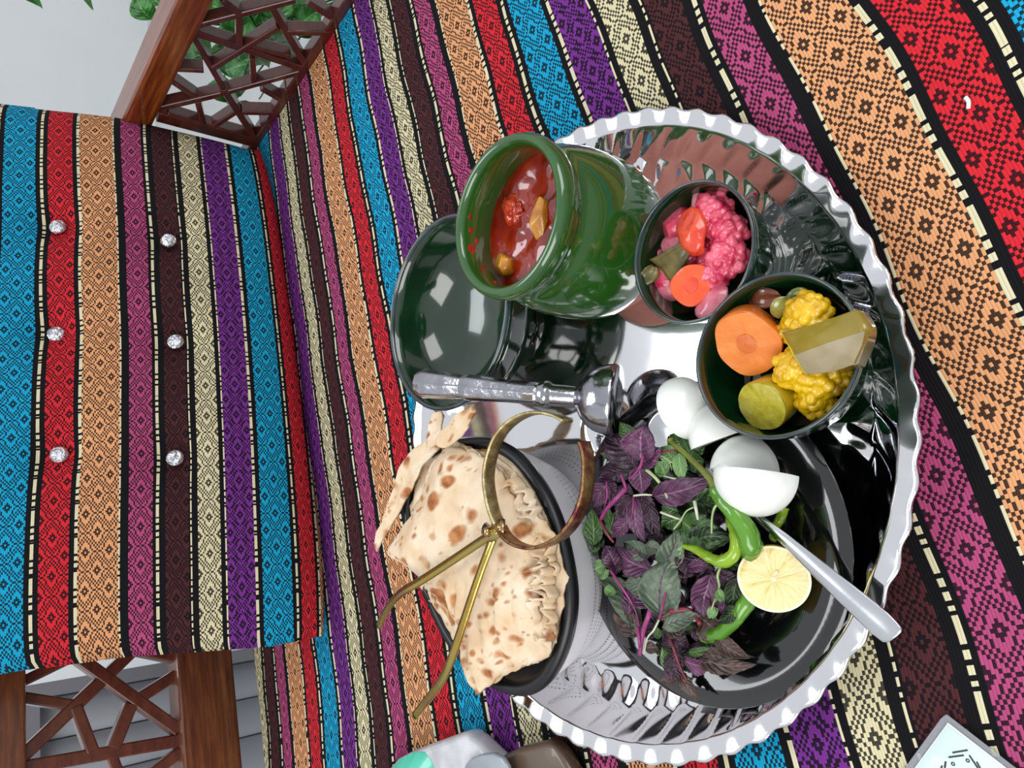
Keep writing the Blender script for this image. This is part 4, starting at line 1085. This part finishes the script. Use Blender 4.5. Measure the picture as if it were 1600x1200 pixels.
def leaf_geo(base, tip, width, seed, fold=.25, pleat=.05, curl=.15, serr=.06, hint=None):
    rnd = random.Random(seed); ax_ = (tip-base); Ln = ax_.length; ax_.normalize()
    n_ = toc((base+tip)/2)+Vector((rnd.uniform(-.35, .35), rnd.uniform(-.35, .35), .3)); n_ = (n_-ax_*n_.dot(ax_)).normalized(); s_ = ax_.cross(n_)
    W_ = width*.58; nu, nv = 12, 22; v = []; f = []; uv = []; bend = rnd.uniform(-.12, .12); tw = rnd.uniform(-.25, .25)
    for j in range(nv+1):
        t_ = j/nv; k_ = math.sin(PI*min(1, t_**.78))**.85*(1 if t_ < .98 else .6); k_ = max(k_, .03)
        for i in range(nu+1):
            a = i/nu*2-1; sr = 1-serr*(((t_*9) % 1.0))*(abs(a)**6)
            x = a*W_*k_*sr
            z = fold*abs(x)-curl*Ln*(t_-.35)**2+pleat*W_*math.sin(2*PI*(t_*6.5-abs(a)*2.2))*min(1, abs(a)*2)*k_+.20*W_*math.sin(a*2.3+seed)*math.sin(t_*5+seed*1.3)+.22*W_*fbm((a*1.1, t_*3.2, seed), 1.3, seed, 2)*abs(a)
            sx = bend*Ln*math.sin(PI*t_)
            cs, sn = math.cos(tw*t_*2), math.sin(tw*t_*2)
            v.append(base+ax_*(t_*Ln)+s_*(x*cs-z*sn+sx)+n_*(z*cs+x*sn)); uv.append((a, t_))
    for j in range(nv):
        for i in range(nu): f.append((j*(nu+1)+i, j*(nu+1)+i+1, (j+1)*(nu+1)+i+1, (j+1)*(nu+1)+i))
    return v, f, uv
ZH = .021
NL = [0]
def leaf(par, x0, y0, x1, y1, w_, kind, h=.5, dz=.004, fr='A', **k):
    NL[0] += 1; F = A if fr == 'A' else Bz; z = ZH+.020*h
    b_ = F(x0, y0, z); t_ = F(x1, y1, z+dz*random.Random(NL[0]).uniform(-1.2, .8))
    px = w_/4*((b_-Vector((0, 0, CH))).dot(Vector(FW)))/FPX
    v, f, uv = leaf_geo(b_, t_, px, NL[0], **k)
    o = link('leaf', mesh('leaf', v, f, uv), ML[kind], par)
    if w_ > 85: solid(o, .00025, 0)
    return o
def stem(par, pts, w_, mat, h=.6, fr='A'):
    F = A if fr == 'A' else Bz; z = ZH+.020*h
    pa = smoothp([F(x, y, z+.003*math.sin(i*1.7)) for i, (x, y) in enumerate(pts)], 6)
    r_ = w_/8*((pa[0]-Vector((0, 0, CH))).dot(Vector(FW)))/FPX
    v, f = tube(pa, rr_list([(0, r_), (1, r_*.7)], len(pa)), 8); return MB().add(v, f).build('stem', mat, par)
def sprig(label, loc): return empty('basil_sprig', label, 'herb', loc)
def herb(label, loc): return empty('herb_sprig', label, 'herb', loc)
# sprig 1: big purple pleated leaves by the spoon bowl
s = sprig('purple basil sprig with broad pleated leaves next to the spoon bowl', A(310, 800, ZH))
leaf(s, 390, 690, 175, 485, 190, 'D', .75); leaf(s, 410, 640, 425, 420, 205, 'M', 1.0, pleat=.10); leaf(s, 370, 670, 130, 715, 130, 'D', .55); leaf(s, 390, 670, 410, 850, 130, 'M', .85)
leaf(s, 400, 650, 530, 560, 120, 'M', .9)
stem(s, [(420, 610), (400, 680), (345, 750)], 22, MSM, 1.05)
# sprig 2: magenta stem left
s = sprig('purple basil sprig with a thick magenta stem beside the reddish tongs jaw', A(230, 900, ZH))
leaf(s, 190, 780, 110, 930, 130, 'P', .6); leaf(s, 180, 800, 290, 900, 130, 'P', .55); leaf(s, 250, 720, 120, 800, 120, 'P', .45); leaf(s, 300, 900, 330, 780, 120, 'D', .5)
stem(s, [(310, 815), (250, 880), (190, 945), (155, 1010)], 34, MSM, 1.0); stem(s, [(285, 730), (305, 790), (315, 830)], 22, MSM, 1.0); stem(s, [(190, 770), (195, 860), (175, 940)], 14, MSM, .85); stem(s, [(150, 1010), (190, 1090), (235, 1150)], 20, MSR, .9)
# sprig 3: horizontal purple leaf
s = sprig('single long purple basil leaf lying toward the big chilli', A(500, 860, ZH))
leaf(s, 480, 865, 835, 770, 150, 'P', .9, pleat=.03); stem(s, [(362, 858), (420, 852), (485, 855)], 14, MSW, .9)
# sprig 4: hanging purple leaves
s = sprig('drooping dark purple basil sprig at the middle of the heap', A(370, 880, ZH))
leaf(s, 370, 870, 430, 1155, 100, 'P', .7); leaf(s, 355, 870, 250, 1080, 110, 'D', .6); leaf(s, 400, 830, 500, 1040, 110, 'D', .5); leaf(s, 330, 860, 260, 960, 100, 'P', .6); leaf(s, 460, 900, 520, 1130, 90, 'D', .4)
leaf(s, 330, 1000, 210, 1120, 90, 'P', .65); stem(s, [(360, 860), (355, 950), (340, 1030)], 12, MSM, .8)
# green herbs near onions
s = herb('green leafy herb sprig between the spoon bowl and the onion wedges', A(640, 620, ZH))
leaf(s, 680, 600, 580, 480, 130, 'G', .55); leaf(s, 700, 600, 790, 480, 130, 'G', .5); leaf(s, 640, 590, 665, 775, 80, 'L', .95); leaf(s, 620, 640, 520, 560, 110, 'L', .65); leaf(s, 700, 640, 800, 640, 120, 'G', .45); leaf(s, 560, 690, 520, 600, 90, 'G', .5)
leaf(s, 560, 740, 500, 640, 90, 'L', .7); leaf(s, 640, 470, 720, 500, 80, 'G', .6); leaf(s, 610, 700, 750, 740, 100, 'K', .35)
stem(s, [(535, 590), (590, 575), (640, 580)], 16, MSR, .9); stem(s, [(560, 620), (600, 650), (640, 640)], 10, MSG, .9); stem(s, [(550, 735), (600, 748), (655, 755)], 12, MSG, .95); stem(s, [(520, 600), (580, 640), (600, 700)], 10, MSG, .8)
s = herb('small green leaf tucked behind the pleated purple basil', A(320, 450, ZH)); leaf(s, 390, 520, 270, 395, 90, 'G', .6); leaf(s, 250, 640, 150, 590, 60, 'G', .7)
s = herb('green stalks crossing the middle of the herb heap', A(560, 850, ZH))
stem(s, [(440, 695), (500, 750), (545, 810), (572, 872)], 24, MSG, .95); stem(s, [(530, 962), (590, 985), (665, 1012)], 16, MSW, .95); stem(s, [(612, 1066), (650, 1020), (690, 955), (738, 930)], 14, MSG, .95); stem(s, [(742, 895), (752, 950), (762, 1005)], 24, MSW, .9)
stem(s, [(912, 892), (868, 930), (850, 1000), (848, 1095)], 18, MSG, 1.15); leaf(s, 560, 900, 480, 760, 70, 'G', .5)
s = herb('broad green leaf with a pale upright stalk beside the curled chilli', A(800, 1080, ZH))
leaf(s, 660, 1020, 945, 1130, 210, 'G', .65, pleat=.03); leaf(s, 700, 1170, 960, 1130, 170, 'K', .7, fold=.1); leaf(s, 700, 900, 910, 850, 140, 'G', .45); leaf(s, 760, 900, 880, 950, 120, 'K', .4)
leaf(s, 640, 960, 530, 930, 110, 'G', .55); leaf(s, 660, 1000, 540, 1060, 130, 'G', .5); leaf(s, 760, 850, 860, 790, 120, 'G', .35)
s = herb('pale green leaf pointing up at the centre of the heap', A(590, 1130, ZH)); leaf(s, 530, 1240, 660, 1070, 120, 'L', .85); 
s = herb('green leaves at the edge of the plate by the tongs ring', A(110, 1050, ZH))
leaf(s, 110, 1170, 95, 940, 110, 'G', .55); leaf(s, 150, 1080, 60, 1010, 80, 'K', .4); leaf(s, 90, 1200, 50, 1060, 80, 'T', .6); leaf(s, 240, 1060, 200, 920, 60, 'G', .55); leaf(s, 280, 1060, 290, 920, 60, 'L', .5); leaf(s, 220, 1100, 250, 950, 60, 'G', .6); leaf(s, 160, 1180, 150, 1100, 70, 'K', .4)
leaf(s, 110, 60, 60, 140, 70, 'G', .4, fr='B'); leaf(s, 130, 90, 100, -20, 90, 'G', .45, fr='B')
s = herb('pale green leaf tips at the plate edge facing the basket', Bz(180, 230, ZH)); leaf(s, 190, 170, 110, 200, 80, 'L', .5, fr='B'); leaf(s, 200, 200, 130, 240, 70, 'L', .45, fr='B'); leaf(s, 180, 310, 250, 350, 60, 'L', .45, fr='B')
# lower half (frame B)
s = sprig('large grey green basil leaf at the very centre of the herb heap', Bz(530, 480, ZH))
leaf(s, 525, 495, 600, 120, 245, 'T', 1.05, fr='B', pleat=.03, curl=.08); leaf(s, 540, 200, 640, -40, 150, 'T', .95, fr='B'); stem(s, [(522, 500), (540, 440), (565, 330)], 20, MSM, 1.0, 'B')
s = sprig('purple basil sprig curling toward the basket side of the plate', Bz(400, 150, ZH))
leaf(s, 470, 200, 240, 60, 150, 'P', .8, fr='B'); leaf(s, 250, 190, 180, 50, 130, 'P', .55, fr='B'); leaf(s, 460, 120, 300, 30, 110, 'T', .7, fr='B'); leaf(s, 510, 320, 285, 280, 130, 'T', .85, fr='B'); leaf(s, 470, 230, 330, 150, 100, 'D', .6, fr='B')
leaf(s, 430, 60, 540, 80, 90, 'T', .7, fr='B')
s = sprig('bright magenta stemmed basil sprig hanging over the plate edge', Bz(440, 450, ZH))
leaf(s, 470, 440, 410, 290, 150, 'M', .9, fr='B'); stem(s, [(475, 420), (450, 500), (420, 590), (398, 735)], 36, MSM, 1.05, 'B'); stem(s, [(385, 560), (395, 640), (400, 700)], 26, MSM, .95, 'B')
leaf(s, 440, 420, 510, 330, 90, 'M', .95, fr='B')
s = sprig('olive tinged purple basil leaves along the plate edge by the basket', Bz(280, 400, ZH))
leaf(s, 390, 560, 140, 230, 160, 'T', .45, fr='B'); leaf(s, 395, 620, 250, 370, 150, 'B', .5, fr='B'); stem(s, [(215, 205), (300, 330), (370, 450), (400, 575)], 18, MSM, .8, 'B'); leaf(s, 330, 480, 310, 300, 90, 'P', .6, fr='B'); leaf(s, 390, 620, 330, 480, 80, 'T', .4, fr='B')
s = sprig('reddish purple curled basil stem in the lower part of the heap', Bz(640, 480, ZH))
stem(s, [(545, 500), (600, 460), (690, 450), (740, 480), (775, 540)], 40, MSR, .8, 'B'); leaf(s, 540, 520, 720, 490, 100, 'D', .65, fr='B'); leaf(s, 540, 560, 770, 480, 110, 'T', .85, fr='B'); leaf(s, 545, 575, 690, 560, 80, 'B', .7, fr='B')
s = sprig('magenta veined basil leaf standing beside the bent herb stalk', Bz(780, 350, ZH))
leaf(s, 840, 230, 730, 480, 160, 'M', .9, fr='B'); leaf(s, 820, 200, 850, 330, 110, 'D', .7, fr='B'); leaf(s, 800, 360, 800, 500, 90, 'P', .75, fr='B'); leaf(s, 650, 80, 720, 250, 130, 'D', .6, fr='B'); leaf(s, 640, 180, 740, 230, 100, 'D', .55, fr='B'); leaf(s, 700, 190, 860, 200, 80, 'P', .75, fr='B')
s = sprig('rolled dark green leaf with purple margin next to the lemon', Bz(960, 350, ZH))
leaf(s, 870, 210, 1030, 260, 110, 'D', .7, fr='B'); leaf(s, 1010, 250, 970, 470, 110, 'K', .55, fr='B'); leaf(s, 1000, 430, 890, 530, 90, 'K', .6, fr='B'); leaf(s, 900, 240, 960, 400, 140, 'K', .35, fr='B'); leaf(s, 930, 400, 900, 470, 90, 'P', .5, fr='B'); leaf(s, 950, 170, 1040, 200, 60, 'K', .5, fr='B')
s = herb('bent pale stalk with small frilly green leaves near the lemon', Bz(880, 330, ZH))
stem(s, [(905, 178), (885, 240), (895, 310), (870, 400)], 18, MSG, 1.0, 'B'); stem(s, [(870, 380), (850, 440), (840, 470)], 12, MSG, .95, 'B')
for (x, y, x1, y1) in ((890, 320, 930, 400), (890, 330, 880, 400), (900, 320, 900, 410), (860, 430, 830, 510), (860, 430, 870, 490), (855, 440, 850, 510)): leaf(s, x, y, x1, y1, 46, 'L', 1.0, fr='B')
s = sprig('brown purple basil leaf under the bright curved chilli', Bz(840, 600, ZH))
leaf(s, 770, 490, 900, 700, 150, 'B', .4, fr='B'); leaf(s, 740, 560, 790, 660, 90, 'P', .45, fr='B'); leaf(s, 870, 610, 1080, 750, 100, 'B', .45, fr='B')
s = sprig('long wilted brown purple leaf reaching across the bare black plate', Bz(900, 760, ZH))
leaf(s, 720, 730, 1115, 795, 105, 'B', .5, fr='B', serr=.16); leaf(s, 790, 700, 960, 720, 70, 'B', .45, fr='B')
s = sprig('lavender purple basil leaf at the lower edge of the heap', Bz(750, 780, ZH))
leaf(s, 680, 770, 850, 795, 110, 'M', .6, fr='B', serr=.16); leaf(s, 700, 720, 840, 690, 50, 'G', .6, fr='B')
s = sprig('small teal green leaf with lavender tip at the bottom of the heap', Bz(560, 760, ZH))
leaf(s, 560, 830, 555, 640, 72, 'L', .55, fr='B'); leaf(s, 590, 800, 600, 890, 80, 'M', .55, fr='B')
s = sprig('dark wilted basil flower spike lying furthest out on the black plate', Bz(640, 850, ZH))
leaf(s, 630, 830, 775, 1025, 80, 'B', .35, fr='B', serr=.2); leaf(s, 640, 880, 525, 895, 60, 'B', .3, fr='B'); leaf(s, 620, 700, 650, 900, 110, 'D', .4, fr='B'); leaf(s, 640, 850, 700, 960, 60, 'B', .4, fr='B'); stem(s, [(590, 620), (620, 720), (660, 830), (740, 980)], 22, MSR, .45, 'B')
leaf(s, 610, 640, 700, 700, 120, 'D', .4, fr='B'); leaf(s, 600, 700, 560, 600, 90, 'D', .4, fr='B')
s = herb('thin cream root stalk dangling beside the magenta stem', Bz(450, 620, ZH))
stem(s, [(520, 510), (485, 580), (445, 630), (425, 725)], 14, MSW, .9, 'B'); leaf(s, 430, 690, 520, 700, 70, 'B', .35, fr='B'); leaf(s, 510, 560, 520, 640, 50, 'G', .5, fr='B')
# filler leaves low in the heap
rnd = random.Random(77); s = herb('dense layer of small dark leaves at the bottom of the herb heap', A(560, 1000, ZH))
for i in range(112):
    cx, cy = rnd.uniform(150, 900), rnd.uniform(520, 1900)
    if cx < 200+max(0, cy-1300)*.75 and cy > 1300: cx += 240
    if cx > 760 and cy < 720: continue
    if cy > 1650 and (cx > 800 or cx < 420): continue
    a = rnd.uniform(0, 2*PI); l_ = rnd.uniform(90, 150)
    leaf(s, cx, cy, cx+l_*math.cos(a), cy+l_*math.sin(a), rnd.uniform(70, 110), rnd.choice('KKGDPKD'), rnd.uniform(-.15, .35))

# ------------------------------------------------------------------ plants behind the arm
ML['V'] = leafmat('plant_green', '1c5a1c', '3c8a34', '64a454', .3)
pl = empty('potted_plant', 'leafy green potted plant standing behind the wooden lattice arm', 'plant', (1.15, .75, FZ))
v_, f_ = lathe([(.0001, 0), (.09, 0), (.12, .2), (.125, .21), (.11, .205), (.10, .17), (.0001, .17)], 32, (1.15, .75, FZ)); MB().add(v_, f_).build('planter', simple('white_planter', 'd5d5d2', 'dadad8', 5, rough=.4), pl)
MST = simple('plant_stem', '2c5a20', '3e7028', 30, rough=.5)
def pleaf(par, bx, by, tx, ty, w_, X, kind='V', dX=.02):
    NL[0] += 1
    b_ = atX(bx, by, X); t_ = atX(tx, ty, X+dX); px = w_*((b_-Vector((0, 0, CH))).dot(Vector(FW)))/FPX
    v, f, uv = leaf_geo(b_, t_, px, NL[0], serr=.0, pleat=.02, curl=.1); o = link('leaf', mesh('leaf', v, f, uv), ML[kind], par); solid(o, .0005, 0); return b_
base = Vector((1.15, .75, FZ+.17)); rnd = random.Random(4)
for (bx, by, tx, ty, w_, X) in ((385, 60, 372, -20, 44, .98), (400, 40, 370, 50, 40, 1.0), (372, 95, 385, 18, 52, .97), (390, 100, 350, 110, 40, 1.0), (330, 60, 300, 75, 40, .99), (305, 50, 280, 98, 34, .98),
    (345, 15, 300, 5, 40, 1.0), (360, 120, 365, 60, 46, 1.03), (365, 100, 395, 125, 44, 1.05), (385, 75, 420, 105, 40, 1.02), (430, 60, 405, 20, 46, .99), (445, 50, 470, 90, 44, 1.0), (440, 30, 430, -20, 46, .98), (470, 40, 500, 15, 40, 1.0),
    (400, 20, 420, -20, 44, 1.05), (460, 70, 440, 110, 36, 1.04), (345, 40, 330, -10, 42, 1.05), (290, 20, 330, -8, 34, 1.0), (355, 160, 350, 118, 42, 1.03), (410, 90, 440, 60, 36, 1.07), (480, 60, 475, 20, 34, 1.05), (375, 150, 350, 130, 30, 1.06), (250, 8, 232, -15, 26, 1.05), (236, 30, 212, -10, 34, .96),
    (320, 90, 290, 70, 30, 1.04), (300, 10, 275, -10, 34, 1.02), (480, 30, 450, -10, 44, 1.02), (345, 75, 380, 60, 44, 1.06), (420, 30, 400, 60, 44, 1.09), (395, 55, 430, 30, 46, 1.1)):
    b_ = pleaf(pl, bx, by, tx, ty, w_, X)
    mid = (b_+base)/2+Vector((rnd.uniform(-.03, .03), .0, .05)); pa = smoothp([b_, mid, base+Vector((rnd.uniform(-.05, .05), rnd.uniform(-.05, .05), 0))], 6)
    v, f = tube(pa, .0016, 6); MB().add(v, f).build('stem', MST, pl)
for pts in ([(390, 105), (400, 122), (412, 140), (405, 155)], [(370, 160), (385, 158), (395, 165)]):
    v, f = tube(smoothp([atX(x, y, .97) for x, y in pts], 6), .0012, 6); MB().add(v, f).build('stem', MST, pl)
hp = empty('hanging_plant', 'green leaf tips of a taller plant at the corner by the white wall', 'plant', (1.75, 1.15, FZ))
v_, f_ = lathe([(.0001, 0), (.10, 0), (.13, .25), (.13, .26), (.11, .25), (.0001, .22)], 32, (1.75, 1.15, FZ)); MB().add(v_, f_).build('planter', M_GREYP, hp)
b1_ = Vector((1.75, 1.15, FZ+.22))
for (bx, by, tx, ty, w_) in ((30, -40, 66, 12, 22), (95, -40, 144, 15, 14), (55, -50, 20, -4, 20)):
    NL[0] += 1; b_ = atX(bx, by, 1.6); t_ = atX(tx, ty, 1.6); px = w_*((b_-Vector((0, 0, CH))).dot(Vector(FW)))/FPX
    v, f, uv = leaf_geo(b_, t_, px, NL[0], serr=0, pleat=.02, curl=-.05); link('leaf', mesh('leaf', v, f, uv), ML['V'], hp)
    v, f = tube(smoothp([b_, (b_+b1_)/2+Vector((.08, .05, .12)), b1_], 6), .003, 6); MB().add(v, f).build('stem', MST, hp)

# ------------------------------------------------------------------ things round the tray
def slabpx(pts, z, th, mat, name, par=None, bv=.003, seg=3):
    P_ = [at(x, y, z) for x, y in pts]; n = len(P_)
    v = P_+[p-Vector((0, 0, th)) for p in P_]; f = [tuple(range(n)), tuple(range(2*n-1, n-1, -1))]+[(i, n+i, n+(i+1) % n, (i+1) % n) for i in range(n)]
    o = MB().add(v, f).build(name, mat, par, True); return bevel(o, bv, seg)
# laminated card
M_CLR, t, b = new_mat('clear_laminate'); setp(b, rough=.15, alpha=.32, spec=.6); b.inputs['Base Color'].default_value = lin('c8ccd4')
M_PAP = simple('pale_mint_paper', 'cfe4e2', 'd8ecea', 20, rough=.6, coat=.5)
M_WHT = simple('white_paper', 'e4ecf0', 'eaf0f2', 20, rough=.6)
M_INK = simple('dark_grey_ink', '2c3438', '343c40', 20, rough=.7)
def q8(x, y): return 1300+x/5, 960+y/5
lam = empty('laminated_card', 'laminated pale mint card with rounded clear corner in the corner of the seat', 'card', at(1500, 1230, .001))
cen_ = q8(860, 795)
def ext(p, d_, k_): return (p[0]+d_[0]*k_, p[1]+d_[1]*k_)
dR = (515/5, 400/5); dL = (-410/5, 560/5)
def nrm2(d_): l_ = math.hypot(*d_); return (d_[0]/l_, d_[1]/l_)
dR, dL = nrm2((dR[0], dR[1])), nrm2((dL[0], dL[1]))
c0 = q8(880, 770)
op = [ext(c0, dL, 10), ext(ext(c0, dL, 3), dR, 2), ext(ext(c0, dR, 4), dL, 0), ext(c0, dR, 12), ext(c0, dR, 190), ext(ext(c0, dR, 190), dL, 260), ext(c0, dL, 260)]
slabpx(op, .0032, .0008, M_CLR, 'clear_sleeve', lam, .0003, 1)
c1 = q8(905, 845)
slabpx([c1, ext(c1, dR, 175), ext(ext(c1, dR, 175), dL, 245), ext(c1, dL, 245)], .0035, .0002, M_WHT, 'white_backing', lam, .00002, 1)
c2 = q8(905, 868)
slabpx([c2, ext(c2, dR, 165), ext(ext(c2, dR, 165), dL, 240), ext(c2, dL, 240)], .0038, .0002, M_PAP, 'printed_sheet', lam, .00002, 1)
mb = MB()
for (x0, y0, x1, y1, w_) in ((940, 1080, 1060, 1060, 10), (910, 1116, 1030, 1100, 10), (1072, 1100, 1140, 1200, 11), (1130, 1150, 1165, 1215, 10), (888, 1148, 880, 1200, 11), (860, 1180, 850, 1210, 10), (1190, 1215, 1240, 1290, 11), (930, 1240, 1020, 1225, 10), (1080, 1250, 1110, 1320, 10)):
    a_, b_ = at(*q8(x0, y0), .0040), at(*q8(x1, y1), .0040); d_ = (b_-a_).normalized(); s_ = Vector((-d_.y, d_.x, 0))*(w_/5*.0004/2)
    mb.add([a_-s_, a_+s_, b_+s_, b_-s_], [(0, 1, 2, 3)])
for (x, y, r_) in ((945, 1168, 12), (1060, 1142, 12), (1010, 1250, 12)):
    c = at(*q8(x, y), .0040); r0 = r_/5*.0004; n = 14
    vv = [c+Vector((math.cos(2*PI*i/n), math.sin(2*PI*i/n), 0))*r0*k_ for k_ in (1, .45) for i in range(n)]
    mb.add(vv, [(i, (i+1) % n, n+(i+1) % n, n+i) for i in range(n)])
mb.build('printed_marks', M_INK, lam, False)
# napkin packet, sachet, brown packet
M_NAP = simple('white_plastic_wrap', 'b4b6ba', 'd2d4d8', 40, .8, .004, 22, rough=.3, coat=.6)
M_TEA = simple('mint_green_print', '3cb89c', '4cc4a8', 10, .3, .002, 22, rough=.3, coat=.6)
np_ = empty('napkin_packet', 'plastic wrapped napkin packet with mint green printed corner beside the tray', 'packet', at(690, 1230, .001))
slabpx([(724, 1143), (742, 1157), (762, 1177), (790, 1205), (830, 1260), (700, 1330), (570, 1270), (606, 1200), (618, 1186), (640, 1174), (686, 1157)], .022, .020, M_NAP, 'wrapper', np_, .006)
slabpx([(656, 1174.5), (664, 1176), (672, 1186), (678, 1200), (684, 1230), (650, 1290), (590, 1260), (612, 1201), (624, 1186), (642, 1177)], .0224, .0006, M_TEA, 'printed_corner', np_, .0001, 1)
ob = slabpx([(727, 1194), (736, 1184), (752, 1178), (770, 1177), (784, 1184), (792, 1197), (800, 1230), (770, 1280), (726, 1250), (722, 1205)], .0275, .005, simple('grey_sachet_plastic', '8d959c', 'a0a8ae', 20, rough=.25, coat=.5), 'sachet', None, .002); tag(ob, 'small glossy grey sachet lying on the napkin packet', 'packet')
ob = slabpx([(780, 1181), (810, 1168), (850, 1158), (864, 1162), (876, 1178), (890, 1202), (930, 1290), (800, 1330), (780, 1240)], .016, .015, simple('brown_wrapping', '4a3c30', '5e4e40', 14, .4, .003, 20, rough=.3, coat=.4), 'brown_packet', None, .005); tag(ob, 'brown wrapped packet pushed against the tray edge', 'packet')
# white crumb on the red stripe
v, f = tube(smoothp([at(1508, 152, .0015), at(1513, 158, .0016), at(1513, 170, .0015)], 4), .0011, 6, .6)
P('white_scrap', 'tiny white curved scrap lying on a red stripe of the seat', 'scrap', (v, f), M_WHT)
